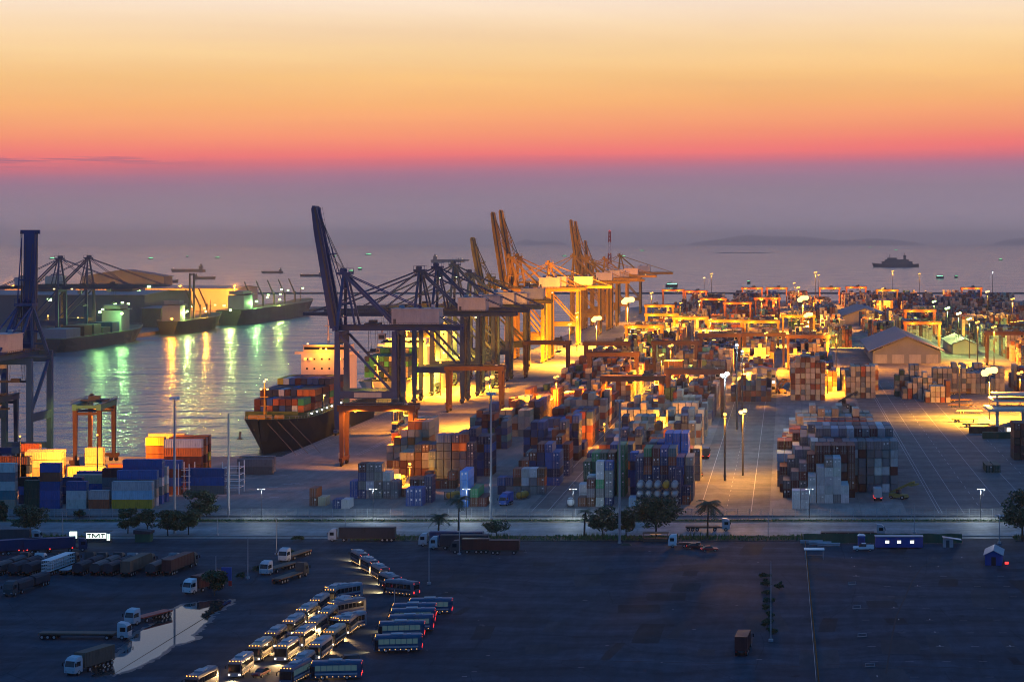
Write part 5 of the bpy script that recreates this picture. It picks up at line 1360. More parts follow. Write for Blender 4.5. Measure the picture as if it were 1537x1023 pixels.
# yard vehicles
place(semi('truck with red tail lights carrying a pale box beside the reefer block','grey','box','grey',6,'trucks in the yard',tail=True),1318,752,180,0,5)
place(semi('truck leaving down the tank block lane with red tail lights','dgrey','box','navy',7,'trucks in the yard',tail=True),1060,686,180)
place(semi('blue-cabbed lorry by the fence before the yellow tank','bluelit','box','bluelit',3,'trucks in the yard'),757,760,-12,0,4)
place(semi('yellow-lit truck under the quay gantry crane','dgrey','box','cream',7,'trucks in the yard',tail=True),588,732,160,0,4)
place(semi('flatbed truck heading along the lit lane between the stacks','white','flat','dgrey',10,'trucks in the yard',tail=True,beam=1500),905,646,180)
def stacker(label, px, py, rz, mat='yellow'):
    t = place(thing('reach_stacker', label, 'reach stacker', (0,0,0)), px, py, rz)
    MB().loft([[(-1.9,-3.2,.8),(1.9,-3.2,.8),(1.9,3.8,.8),(-1.9,3.8,.8)],[(-1.7,-3,2.1),(1.7,-3,2.1),(1.7,3.8,2.5),(-1.7,3.8,2.5)]]).build('chassis', M[mat], t)
    co_ = MB().loft([[(-.8,-.6,2.2),(.8,-.6,2.2),(.8,1.4,2.4),(-.8,1.4,2.4)],[(-.7,-.3,4.0),(.7,-.3,4.0),(.7,1.2,4.0),(-.7,1.2,4.0)]]).build('cab', M['glass'], t)
    MB().bar((1.2,3.2,3.0),(1.2,-6,8),.8,.9).bar((-1.2,3.2,3.0),(-1.2,-6,8),.5,.6).bar((-1.3,-6,8),(1.3,-6,8),.6).build('boom', M[mat], t)
    MB().box(-3.0,3.0,-7,-5.6,6.4,7.1).bar((0,-6.2,7),(0,-6,8),.8).build('spreader', M[mat], t)
    for s in (-1,1):
        wheel(t, s*1.7, -2.2, .9, .9); wheel(t, s*1.6, 2.8, .75, .6)
    return t
stacker('yellow reach stacker beside the reefer block', 1350,748, 60,'olive').scale = (.8,.8,.7)
stacker('dark reach stacker with a slanting boom at the back of the reefer block', 1268,612, 70, 'dgrey')
stacker('yellow stacker working among the lit rows near the office block', 1172,590, 20)
# flatbed trailers and parts heaped by the canopy
def chassis_trailer(label, px, py, L=12, mat='yellow', rz=90):
    t = place(thing('skeletal_trailer', label, 'trailer', (0,0,0), 0, 'trailers parked by the canopy'), px, py, rz)
    MB().box(-.9,-.6,-L/2,L/2,1.0,1.35).box(.6,.9,-L/2,L/2,1.0,1.35).box(-1.2,1.2,-L/2,-L/2+.3,1.0,1.35).box(-1.2,1.2,L/2-.3,L/2,1.0,1.35).box(-1.2,1.2,-.2,.2,1.02,1.3).box(-1.2,1.2,-L/2+.3,L/2-.3,1.35,1.42).build('frame', M[mat], t)
    for s in (-1,1):
        for y in (L/2-3.2,L/2-1.9): wheel(t, s*.95, y, .5, .36)
        MB().box(s*.7-.1,s*.7+.1,-L/2+2,-L/2+2.2,0,1.0).build('landing_leg', M['dgrey'], t)
for k,(px,py,lab) in enumerate([(1440,603,'rear one near the glowing canopy'),(1442,611,'yellow one with a bright bed by the canopy'),(1455,620,'middle one before the canopy'),(1448,633,'one at the edge of the orange pool of light'),(1465,640,'front one beside the kiosk'),(1440,592,'farthest one by the round tanks')]):
    chassis_trailer(f'empty skeletal trailer, {lab}', px, py, 12, ['yellow','yellow','cream','olive','dgrey','yellow'][k], 90+R.uniform(-6,6))
for k,(px,py,z_) in enumerate([(1388,588,0),(1388,588,2.65),(1396,580,0),(1406,586,0),(1416,588,0),(1416,588,2.65),(1425,586,0)]):
    x,y = G(px,py); tank(f"{'upper' if z_ else 'lower'} sodium-lit tank at the lane bend, {ORD[[0,0,1,2,3,3,4][k]]} from the lane",(x,y,z_),rad(8),M['yellow'] if k in (1,4,5) else M['steel'],0)
# ================================================================== TREES
def blob_leaves(mb, c, rx, ry, rz, n, size, rr):
    for _ in range(n):
        u = rr.uniform(-1,1); a = rr.uniform(0,6.283); q = math.sqrt(1-u*u); r_ = rr.uniform(.4,1.25)**.7
        p = Vector((c[0]+rx*q*math.cos(a)*r_, c[1]+ry*q*math.sin(a)*r_, c[2]+rz*u*r_))
        d1 = Vector((rr.gauss(0,1),rr.gauss(0,1),rr.gauss(0,.6))).normalized(); d2 = d1.cross(Vector((rr.gauss(0,1),rr.gauss(0,1),rr.gauss(0,1)))).normalized()
        s = size*rr.uniform(.6,1.3)
        mb.poly([p-d1*s, p+d2*s*.45, p+d1*s, p-d2*s*.45])
def tree(label, px, pyb, pyt, pw, seed, group='trees along the road', name='broadleaf_tree', cat='tree', dens=1.0, lobes=20):
    rr = random.Random(seed); x, Y = G(px,pyb); s = FPX/Y; h = ZP(pyt,Y)*1.04; w_ = pw/s/2*1.22
    t = thing(name, label, cat, (x,Y,0), rr.uniform(0,6), group)
    tr = MB(); th = h*.3; tr.tube((0,0,0),(0.1,0,th),.05*h*.5,.035*h*.5,8)
    ends = []
    for k in range(6):
        a = k*1.05+rr.uniform(-.3,.3); e = (w_*.6*math.cos(a), w_*.6*math.sin(a), h*rr.uniform(.55,.82)); ends.append(e)
        m_ = (e[0]*.4,e[1]*.4,th+(e[2]-th)*.5); tr.tube((.1,0,th*.92),m_,.018*h*.6,.012*h*.6,6); tr.tube(m_,e,.012*h*.6,.004*h,5)
    tr.build('trunk', M['bark'], t)
    cr = MB(); n = int(2300*dens)
    for k in range(lobes):
        a = rr.uniform(0,6.283); q = rr.uniform(0.15,.75); zc = rr.uniform(.3,.88); sh = 1-abs(zc-.55)*1.0
        blob_leaves(cr, (w_*q*sh*math.cos(a), w_*q*sh*math.sin(a), h*zc), w_*rr.uniform(.2,.4), w_*rr.uniform(.2,.4), h*rr.uniform(.07,.14), n//lobes, .32+.012*h, rr)
    cr.build('crown', M['leaf'], t); return t
tree('broad dark roadside tree beside the red-lit trailers',40,802,757,62,1)
tree('half-cut roadside tree at the picture edge beside the basin block',-4,790,752,34,2)
tree('rounded tree at the road, first of the clump before the floodlight mast',192,800,761,38,3)
tree('thin-crowned tree in the clump before the floodlight mast',221,800,764,34,4,dens=.5)
tree('dense tree right beside the foot of the floodlight mast',252,804,764,44,5)
tree('tall spreading tree behind the floodlight mast, highest of the clump',300,780,736,54,6)
tree('tree between the floodlight mast and the tall spreading one',283,802,764,38,7)
tree('small tree by the puddle next to the blue sign board',322,893,856,42,8,group=None)
tree('wide dark tree next to the slender palm on the verge',905,805,760,52,9)
tree('small tree between the wide tree and the largest one',940,806,766,30,10)
tree('largest dense tree on the verge before the tank stacks',985,806,744,78,11,dens=1.8,lobes=30)
tree('big dark tree cut by the picture edge behind the blue shed',1535,812,736,66,12,dens=1.8,lobes=30)
tree('loose bushy shrub on the verge behind the box trailers',745,806,780,44,13,name='shrub',cat='shrub',dens=.45)
tree('small round bush by the fence under the low white stack',119,777,764,16,14,name='shrub',cat='shrub',dens=.3)
for k,(px,py,w_,where) in enumerate([(1148,868,16,'at the far end of the weedy strip'),(1152,880,20,'second along the weedy strip'),(1150,893,14,'third along the weedy strip'),(1153,905,18,'in the middle of the weedy strip'),(1150,918,16,'just past the middle of the weedy strip'),(1154,930,14,'beyond the middle of the weedy strip'),(1152,943,20,'close to the near end of the weedy strip'),(1158,951,16,'at the near end of the weedy strip'),(1170,884,14,'spreading out of the weedy strip')]):
    tree(f'low scrubby bush {where}',px,py,py-rr_ if False else py-R.choice([9,11,14]),w_,30+k,'bushes in the weedy strip','shrub','shrub',.22,6)
for k,(px,py,w_,where) in enumerate([(436,833,14,'behind the parked flatbeds'),(452,812,22,'at the end of the verge near the long dark truck'),(385,856,18,'beside the lot pole'),(362,868,14,'between the puddle tree and the lot pole')]):
    tree(f'low weedy bush {where}',px,py,py-9,w_,50+k,'weedy bushes in the truck lot','shrub','shrub',.2,6)
def palm(label, px, pyb, pyt, pw, seed, n=18):
    rr = random.Random(seed); x, Y = G(px,pyb); s = FPX/Y; h = ZP(pyt,Y); w_ = pw/s/2; th = max(1.2,h-w_*.45)
    t = thing('palm_tree', label, 'palm', (x,Y,0), 0, 'palms along the road')
    tr = MB(); rings = []
    for k in range(9):
        f_ = k/8; r_ = .26-.10*f_+(.03 if k%2 else 0); rings.append([(.35*f_*f_+r_*math.cos(a*.785),r_*math.sin(a*.785),th*f_) for a in range(8)])
    tr.loft(rings); tr.build('trunk', M['bark'], t)
    cr = MB(); c = Vector((.35,0,th))
    for k in range(n):
        a = k*2.4+rr.uniform(-.2,.2); el = rr.uniform(-.25,1.15); L = w_*rr.uniform(.9,1.15); pts = []
        for j in range(8):
            f_ = j/7; hz = L*f_*math.cos(el*(1-f_*.3)); pts.append(c+Vector((hz*math.cos(a),hz*math.sin(a),L*f_*math.sin(el)-L*.62*f_*f_)))
        side = Vector((-math.sin(a),math.cos(a),0))
        for j in range(7):
            wj = .14+.6*math.sin(math.pi*(j+.7)/8)*w_*.16
            cr.bar(pts[j],pts[j+1],.05)
            for sgn in (-1,1):
                for q in (0,.5):
                    p0 = pts[j].lerp(pts[j+1],q); tip = p0+side*sgn*wj*3.6+(pts[j+1]-pts[j])*.9+Vector((0,0,-wj*.9))
                    cr.poly([p0,p0+(pts[j+1]-pts[j])*.42,tip])
    cr.build('crown', M['palm_leaf'], t); return t
palm('short bushy palm beside the white-cabbed box trucks',658,803,768,34,1)
palm('slim tall palm on the verge before the blue pair of containers',688,806,741,38,2)
palm('slender palm at the edge of the wide dark tree',877,806,762,26,3,12)
palm('big drooping palm standing apart by the verge road',1062,806,746,46,4,26)
# grass
gr = MB(); rr = random.Random(5)
def tuft(x,y,s):
    for _ in range(3):
        a = rr.uniform(0,6.28); l = s*rr.uniform(.5,1.3)
        gr.poly([(x-.12*math.sin(a),y+.12*math.cos(a),.1),(x+.12*math.sin(a),y-.12*math.cos(a),.1),(x+rr.uniform(-.3,.3),y+rr.uniform(-.3,.3),.1+l)])
for _ in range(9000):
    x = rr.uniform(-235,75)
    if rr.random()<.5: 
        if -186<x<-118 or 5<x<62: continue
        tuft(x,rr.uniform(541,549),.45+.5*(math.sin(x*.21)+1)*rr.random())
    else: tuft(x,rr.uniform(577.6,581.3),.3)
o = gr.build('verge_grass', M['grassblade']); o['kind']='stuff'; o['label']='rough grass growing on the road verges'

# ================================================================== FENCES, SIGNS, SMALL SITE
t = thing('chain_link_fence','long wire fence with steel posts between yard and road','fence',(0,587,0))
x = -242; pm = MB().box(-.07,.07,-.07,.07,0,2.6).mesh('post', M['steel'])
while x < 76: o = put('post', pm, t); o.location = (x,0,0); x += 3.4
mb = MB()
for z_ in (.1,.7,1.3,1.9,2.5): mb.box(-242,76,-.015,.015,z_-.025,z_+.025)
x = -242
while x < 76: mb.box(x-.014,x+.014,-.012,.012,.1,2.5); x += .4
mb.build('wire_mesh', M['steel'], t)
t = thing('low_wall','low pale concrete wall along the fence foot','wall',(0,587.3,0))
MB().box(-242,76,0,.25,0,.55).build('wall', M['road'], t)
t = thing('post_fence','line of short posts with wire dividing the lot from the weedy strip','fence',(0,0,0))
pm = MB().box(-.09,.09,-.09,.09,0,1.0).mesh('post', M['orange'])  # orange light on the posts is put into their colour
for k in range(96):
    y = 366+k*1.9; o = put('post', pm, t); o.location = (4.6+1.0*(550-y)/184+.4,y,0)
MB().box(-.02,.02,0,184,.8,.84).box(-.02,.02,0,184,.45,.49).build('wire', M['steel'], t).location = (5.5,366,0)
[o for o in t.children if o.name.startswith('wire')][0].rotation_euler = (0,0,math.atan2(.55,184))
def net(label, px0,px1,py,h):
    x0,Y = G(px0,py); x1,_ = G(px1,py); t = thing('netting_fence',label,'fence',(x0,Y,0))
    k = 0; mb = MB(); n = int((x1-x0)/1.0)
    prof = [(i*(x1-x0)/n, .1*math.sin(i*1.7)) for i in range(n+1)]
    for (a,b),(c,d_) in zip(prof,prof[1:]): mb.loft([[(a,b-.02,.1),(a,b+.02,.1),(a,b+.02,h+.1*math.sin(a)),(a,b-.02,h+.1*math.sin(a))],[(c,d_-.02,.1),(c,d_+.02,.1),(c,d_+.02,h+.1*math.sin(c)),(c,d_-.02,h+.1*math.sin(c))]])
    mb.build('netting', M['grass_green'], t)
    x = 0
    while x <= x1-x0: MB().box(x-.06,x+.06,.12,.24,0,h+.2).build('post', M['steel'], t); x += 3
net('green construction netting behind the blue site office',1206,1444,815,2.6)
x0,Y = G(1314,823); x1,_ = G(1385,823)
t = thing('site_office','blue site office cabin with three lit windows','cabin',((x0+x1)/2,Y,0)); l = (x1-x0)/2
b = MB().box(-l,l,0,2.6,.35,3.1)
k = -l+.15
while k < l: b.box(k,k+.12,-.05,0,.45,3.0); k += .34
b.build('wall', M['bluelit'], t); MB().box(-l-.15,l+.15,-.2,2.8,3.1,3.28).build('roof', M['steel'], t)
for k in (-.5,0,.55): 
    o = MB().box(k*l-.48,k*l+.48,-.12,-.06,1.5,2.15).build('window', M['lit_window'], t)
    fm = MB().box(k*l-.58,k*l+.58,-.1,-.052,2.15,2.25).box(k*l-.58,k*l+.58,-.1,-.052,1.4,1.5).build('frame', M['white'], o)
for k in (-.9,0,.9): MB().box(k*l-.2,k*l+.2,.2,2.4,0,.35).build('footing', M['dgrey'], t)
x,Y = G(1497,848)
t = thing('shed','small blue corrugated shed with a ridged roof','shed',(x-1,Y,0),rad(-8))
b = MB().box(-2.1,2.1,0,9.5,0,2.6); k=-2.1
while k<2.0: b.box(k,k+.15,-.05,0,0,2.6); k+=.42
b.build('wall', M['bluelit'], t); MB().prism([(-2.5,2.5),(0,3.7),(2.5,2.5),(2.5,2.62),(0,3.85),(-2.5,2.62)],-.5,9.9,'y').build('roof', M['pale'] if 'pale' in M else M['steel'], t)
MB().prism([(-2.1,2.6),(2.1,2.6),(0,3.66)],.0,.1,'y').build('gable', M['bluelit'], t)
MB().box(-.5,.6,-.12,-.06,0,2.1).build('door', M['black'], t)
x,Y = G(1511,848); t = thing('warning_lamp','glowing red warning lamp on a stand beside the blue shed','lamp',(x,Y,0))
MB().box(-.05,.05,-.05,.05,0,.35).build('stand', M['dgrey'], t); MB().box(-.45,.45,-.1,.1,.35,.9).build('lamp_panel', M['tail'], t)
for px,lab in ((1293,'blue portable toilet beside the site office'),):
    x,Y = G(px,820); t = thing('portable_toilet',lab,'toilet',(x,Y,0)); MB().box(-.95,.95,-.95,.95,0,3.0).build('cabin', M['bluelit'], t)
    MB().loft([[(-1.05,-1.05,3.0),(1.05,-1.05,3.0),(1.05,1.05,3.0),(-1.05,1.05,3.0)],[(-.5,-.6,3.4),(.5,-.6,3.4),(.5,.6,3.4),(-.5,.6,3.4)]]).build('roof', M['white'], t); MB().box(-.6,.6,-1.0,-.96,.15,2.5).build('door', M['blue'], t)
x,Y = G(1222,838); t = thing('shelter','open shelter with a flat white roof on thin legs by the post fence','shelter',(x,Y,0))
MB().box(-2.6,2.6,-1.6,1.6,2.4,2.6).build('roof', M['white'], t)
for sx in (-2.3,2.3):
    for sy in (-1.3,1.3): MB().box(sx-.08,sx+.08,sy-.08,sy+.08,0,2.4).build('leg', M['steel'], t)
MB().box(-2.1,2.1,-.4,.4,.7,.85).build('bench', M['wood'], t)
x,Y = G(1424,821); t = thing('hut','small grey hut with a lean-to roof before the netting','hut',(x,Y,0))
MB().box(-1.4,1.2,0,2,0,2.3).build('wall', M['grey'], t); MB().prism([(-1.6,2.6),(3.4,1.9),(3.4,2.0),(-1.6,2.72)],-.3,2.3,'y').build('roof', M['steel'], t); MB().box(-.7,.2,-.06,-.01,0,1.9).build('door', M['dgrey'], t)
for k in range(3):
    x,Y = G(1218+k*13,815+k*2); t = thing('pipe_stack',['long grey pipes stacked before the netting','grey pipes stacked in the middle before the netting','short grey pipes stacked near the toilet'][k],'pipes',(x,Y,0),0,'pipe stacks before the netting')
    for j in range(5): MB().tube((-3,(j%3)*.5-.5,.25+(j//3)*.45),(3,(j%3)*.5-.5,.25+(j//3)*.45),.23).build('pipe', M['grey'], t)
# lit signs at the lot entrance
x,Y = G(110,814); t = thing('light_box','tall blank white light box at the lot entrance','sign',(x,Y,0)); MB().box(-.9,.9,-.2,.2,0,1.2).build('base', M['dgrey'], t); MB().box(-.95,.95,-.22,.22,1.2,3.0).build('lamp_panel', M['sign_glow'], t)
x,Y = G(146,814); t = thing('shop_sign','low lit stall with a glowing sign of dark block letters','sign',(x,Y,0))
MB().box(-3.4,3.4,0,2,0,1.0).build('counter', M['dgrey'], t); so_ = MB().box(-2.95,2.35,-.1,.1,1.15,2.65).build('lamp_panel', M['sign_glow'], t)
lt = MB(); 
for ox in (-2.75,.95): lt.box(ox,ox+1.2,-.16,-.11,2.22,2.52).box(ox+.45,ox+.75,-.16,-.11,1.28,2.22)
lt.box(-1.4,-1.14,-.16,-.11,1.28,2.52).box(.44,.7,-.16,-.11,1.28,2.52).bar((-1.2,-.135,2.42),(-.35,-.135,1.5),.05,.32).bar((.5,-.135,2.42),(-.35,-.135,1.5),.05,.32)
lt.build('lettering', M['black'], so_); MB().box(2.6,3.4,-.1,.1,.6,2.4).build('lamp_panel', M['sign_glow'], t)
MB().box(-3.5,3.5,-.6,2.4,2.9,3.05).build('roof', M['dgrey'], t)
for sx in (-3.2,3.2): MB().box(sx-.06,sx+.06,-.4,-.28,1.0,2.9).build('post', M['steel'], t)
x,Y = G(205,812); t = thing('covered_stall','dark green covered stall under the trees by the verge','stall',(x+2,Y,0)); MB().box(-2,2,-1.5,1.5,0,2.2).build('wall', M['grass_green'], t); MB().prism([(-2.3,2.2),(2.3,2.2),(2.3,2.9),(-2.3,3.3)],-1.8,1.8,'y').build('roof', M['tarp'], t)
x,Y = G(340,880); t = thing('sign_board','blue sign board with a red lower panel beside the small tree','sign',(x,Y,0))
MB().box(-1.2,1.2,-.1,.1,1.5,4.6).build('panel', M['bluelit'], t); MB().box(.5,1.25,-.14,-.11,.2,1.4).build('lower_panel', M['red'], t)
for sx in (-1.0,1.0): MB().box(sx-.08,sx+.08,.12,.24,0,4.4).build('post', M['steel'], t)
x,Y = G(984,813); t = thing('food_stall','low wooden stall glowing orange under the largest tree','stall',(x,Y,0)); MB().box(-3.3,3.3,.6,2.4,0,.9).box(-3.5,3.5,-.5,2.6,2.3,2.45).build('counter', M['wood'], t)
for sx in (-3.3,0,3.3): MB().box(sx-.07,sx+.07,-.3,-.16,0,2.3).build('post', M['wood'], t)
MB().cbox(0,1,2.05,3.0,.1,.12).build('tube_lamp', M['sodium'], t)
x,Y = G(940,818); t = thing('kerb_mound','small mound with an orange glow on the lot beside the stall','mound',(x,Y,0)); MB().loft([[(-1.5,-1,0),(1.5,-1,0),(1.5,1,0),(-1.5,1,0)],[(-.8,-.4,.5),(.8,-.4,.5),(.8,.4,.5),(-.8,.4,.5)]]).build('heap', M['dirt'], t)
for k,(px,py) in enumerate([(1279,877),(1286,913),(1294,955),(1306,1000)]):
    x,Y = G(px,py); t = thing('lot_barrier',f'low steel barrier frame on the empty lot, {ORD[k]} from the site office','barrier',(x,Y,0),rad(12),'barrier frames on the lot')
    MB().box(-.9,.9,-.05,.05,.65,.73).box(-.9,-.82,-.05,.05,0,.65).box(.82,.9,-.05,.05,0,.65).build('frame', M['steel'], t); MB().box(-1,1,-.3,.3,0,.12).build('base', M['road'], t)

# ================================================================== LAMPS
def light(parent, loc, power, col, r=.5, shade=False):
    l = bpy.data.lights.new('lamp_light','SPOT' if shade else 'POINT'); l.energy = power; l.color = col; l.shadow_soft_size = r
    if shade: l.spot_size = rad(158); l.spot_blend = .35
    o = bpy.data.objects.new('lamp_light', l); COL.objects.link(o); o.parent = parent; o.location = loc; return o
SOD = (1.0,.33,.014); GOLD = (1.0,.42,.026); WHT = (.78,.93,1.0); YG = (.75,1.0,.22); GRN = (.42,1.0,.26)
EM = {'S':('sodium',SOD),'G':('sodium_big',GOLD),'W':('white_lamp',WHT),'Y':('green_lamp',YG),'N':('green_lamp',GRN),'H':('warm_lamp',GOLD)}
def aim(o, a):
    o.rotation_euler = (rad(a),0,0); o.data.spot_size = rad(165); return o
def mastlamp(label, px, py, h, kind='S', kw=60, heads=4, size=1.0, below=1.6, group='floodlight masts in the yard', unlit=False, shade=True):
    s = (py-CY)/(H-h); x, Y = (px-CX)/s, FPX/s
    t = thing('floodlight_mast', label, 'lamp', (x,Y,0), 0, group); em, col = EM[kind]
    MB().tube((0,0,0),(0,0,h),.16+.008*h,.09+.003*h,8).build('pole', M['dgrey'], t)
    MB().box(-.4-size*.3,.4+size*.3,-.12,.12,h-.9,h-.7).box(-.12,.12,-.4,.4,h-.9,h-.7).build('crossarm', M['steel'], t)
    nh = 1 if size < 1.3 else 2 if size < 2.4 else 3
    for k in range(nh):
        a = 2*math.pi*k/nh+.4; q = 0 if nh==1 else .5*size
        MB().ball((q*math.cos(a),q*math.sin(a),h+(0 if k%2 else .3*size)),.40*size+.2,10,0,.85).build('lamp_head', M[em], t)
    if not unlit:
        sod = kind in 'SG'
        if shade and kw > 50:
            light(t,(0,0,h-below-min(size*.5,2.5)),kw*(8000 if sod else 1500),col,.4*size,shade=True); aim(light(t,(0,size*.9+.6,h),kw*(1700 if sod else 500),col,.4*size,shade=True),75)
        else: light(t,(0,0,h-below-min(size*.5,2.5)),kw*(2400 if sod else 1000),col,.4*size)
    return t
ML = [ # px, py, height, kind, kW, size, label
 (942,453,35,'G',480,6.0,'brightest floodlight mast of all, under the yellow cranes'),
 (895,480,30,'G',270,4.0,'second floodlight mast on the quay side of the brightest'),
 (866,470,28,'S',110,1.4,'faint floodlight between two yellow cranes'),
 (855,487,26,'S',140,1.4,'floodlight low among the yellow crane legs'),
 (978,440,30,'S',90,1.8,'small round floodlight inland of the brightest'),
 (735,568,22,'S',140,2.2,'starry sodium mast above the quay side stacks'),
 (835,566,20,'S',110,1.3,'sodium lamp above the stacks under the long dark gantry crane'),
 (1007,519,24,'S',110,1.5,'sodium lamp at the corner of the brown gantry crane'),
 (993,533,22,'S',90,1.4,'sodium lamp hanging below the brown gantry crane'),
 (1205,450,30,'G',420,6,'largest glaring mast in the middle of the inland yard'),
 (1213,474,24,'G',230,4.2,'lower glaring mast just under the largest inland one'),
 (1198,432,30,'S',150,2.4,'glaring mast just above the largest inland one'),
 (1192,425,34,'S',70,1.5,'small pair of lamps above the glaring masts'),
 (1224,409,42,'S',120,2.3,'floodlights atop the tall lamp tower by the shore'),
 (1229,413,40,'S',60,1.6,'lesser floodlights on the tall lamp tower by the shore'),
 (1340,407,38,'S',120,2.0,'slim sodium mast standing before the grey ship'),
 (1380,411,38,'S',90,1.7,'slim sodium mast inland of the grey ship'),
 (1068,411,36,'S',70,1.7,'taller of the slim masts over the shore cranes'),
 (1057,417,35,'H',60,1.5,'shorter of the slim masts over the shore cranes'),
 (1485,560,21,'G',150,4.5,'dazzling floodlight above the broad canopy'),
 (1531,560,16,'S',60,1.8,'starry lamp above the canopy at the picture edge'),
 (1492,491,28,'S',140,1.8,'sodium lamp over the dark gantry crane behind the canopy'),
 (1482,438,36,'H',140,2.2,'starry pale mast far behind the canopy'),
 (1520,449,32,'S',140,2.0,'sodium mast far back near the picture edge'),
 (1490,409,42,'W',30,1.2,'distant white mast high over the sea'),
 (1402,453,30,'Y',80,2.0,'first yellow-green floodlight of the slanting line'),
 (1422,463,29,'Y',110,2.3,'second yellow-green floodlight of the slanting line'),
 (1439,471,28,'Y',110,2.2,'third yellow-green floodlight of the slanting line'),
 (1455,479,27,'Y',90,2.0,'fourth yellow-green floodlight of the slanting line'),
 (1467,484,27,'S',80,1.7,'sodium floodlight ending the slanting line'),
 (1088,563,30,'W',30,1.8,'star-bright white mast over the stacks by the lane'),
 (1106,519,36,'W',30,1.2,'tall white mast standing before the joined gantry cranes'),
 (1114,528,34,'W',20,.9,'shorter white mast next to the tall white one'),
 (1115,618,22,'G',45,1.5,'starry sodium mast at the lane beside the tank block'),
 (1088,623,22,'S',30,1.2,'lesser sodium mast at the lane beside the tank block'),
 (1116,547,18,'S',60,1.0,'small sodium lamp by the lit office block'),
 (1242,548,15,'S',70,1.0,'sodium lamp at the end of the lane-end stacks'),
 (907,637,9,'S',26,.8,'low sodium lamp at the leg of the dark gantry crane'),
 (990,633,9,'S',26,.8,'low sodium lamp at the inland leg of the dark gantry crane'),
 (615,697,7,'S',30,.9,'low sodium lamp on the machine by the quay gantry crane leg'),
 (648,543,17,'S',110,1.2,'first of three lamps on the quay behind the tall blue crane'),
 (661,545,17,'S',110,1.2,'middle of three lamps on the quay behind the tall blue crane'),
 (691,534,18,'S',140,1.4,'last of three lamps on the quay behind the tall blue crane'),
 (1255,503,22,'S',120,1.2,'lamp by the tall pale stacks at the lane end'),
 (1325,433,30,'S',60,1.6,'sodium lamp in the shore crane frame'),
 (1312,452,26,'S',60,1.5,'sodium lamp beside the pale-fronted shed'),
 (1050,452,28,'S',90,1.6,'sodium lamp over the far rounded stacks'),
 (1143,450,28,'S',90,1.5,'sodium lamp inside the far orange gantry crane'),
 (1022,455,28,'S',70,1.3,'yellow lamp among far stacks below the green boats'),
 (1000,478,24,'S',120,1.3,'lamp over the yellow gantry crane row'),
 (1066,480,24,'S',120,1.3,'lamp at the joint of the yellow gantry cranes'),
 (1150,500,24,'S',120,1.3,'lamp behind the black-girdered gantry cranes'),
 (1440,550,20,'S',14,1.1,'sodium lamp between the round tanks and the canopy'),
]
for px,py,h,k,kw,sz,lab in ML: mastlamp(lab,px,py,h,k,kw,4 if sz>1 else 2,sz)
for px,py,sp_,lab in ((146,653,(360,62,420,10),'thin mast with added sodium lamp among the lit stacks of the basin block'),(30,655,(230,-45),'added thin sodium mast between the crane leg and the lit stacks')):
    t_ = mastlamp(lab,px,py,19,'S',1,2,.45)  # sodium lamps added here to light the basin stacks and gantry crane
    for kw_, rz_ in zip(sp_[::2], sp_[1::2]):
        l_ = bpy.data.lights.new('lamp_light','SPOT'); l_.energy = kw_*1000; l_.color = SOD; l_.spot_size = rad(110); l_.spot_blend = .6; l_.shadow_soft_size = .3
        q_ = bpy.data.objects.new('lamp_light', l_); COL.objects.link(q_); q_.parent = t_; q_.location = (0,.4,18.2); q_.rotation_euler = (rad(68),0,rad(rz_))
def floodpole(label, px, pyb, pyt, lit=False, heads=6, size=1.3, group='tall posts by the road', kind='W', kw=1, rad_=None, arms=True):
    x,Y = G(px,pyb); h = ZP(pyt,Y); t = thing('light_pole' if arms else 'post', label, 'lamp post' if arms else 'post', (x,Y,0), 0, group)
    MB().tube((0,0,0),(0,0,h),rad_ or .3,(rad_ or .3)*.6,8).tube((0,0,0),(0,0,.5),.5,.5).build('pole', M['steel'], t)
    if arms:
        MB().tube((0,0,h-.3),(0,0,h),.9,.9,12).build('crown_ring', M['steel'], t)
        for k in range(heads):
            a = 2*math.pi*k/heads; MB().cbox(1.0*math.cos(a),1.0*math.sin(a),h-.5,.55*size,.5*size,.6*size).build('lamp_head', M[EM[kind][0]] if lit else M['white'], t)
        if lit: light(t,(0,0,h-1.2),kw*1000,EM[kind][1],.4)
    return t
floodpole('tall floodlight mast rising from the tree clump by the basin',262,800,597,rad_=.42)
floodpole('plain dark post between the basin block and the ship',343,773,620,rad_=.42,arms=False)
floodpole('tall floodlight mast before the blue stacks',737,778,590,rad_=.4)
floodpole('tall floodlight mast before the tank block trees',930,815,600,rad_=.32,heads=4,size=.9)
floodpole('thin dark post beside the tank block lane',1088,718,628,rad_=.3,arms=False,group='dark posts')
floodpole('floodlight post near the blue shed',1500,815,772,heads=4,size=.8,rad_=.15)
for k,(px,pyb,pyt,wh) in enumerate([(372,868,804,'beside the weedy bush in the truck lot'),(415,832,776,'behind the parked flatbeds'),(519,800,762,'behind the long dark truck'),(644,876,812,'in the open lot inland of the bus file'),(592,915,884,'between the queued and the blue buses'),(689.5,832,768,'in front of the verge trucks'),(324,872,834,'by the small puddle tree'),(326,803,776,'on the verge near the tall spreading tree'),(1157,962,842,'in the weedy strip'),(1153,806,768,'at the verge between palm and post fence'),(1373,800,755,'behind the site office'),(94,806,768,'beside the broad roadside tree')]):
    floodpole(f'thin steel post {wh}',px,pyb,pyt,arms=False,rad_=.13,group='thin posts around the lot')
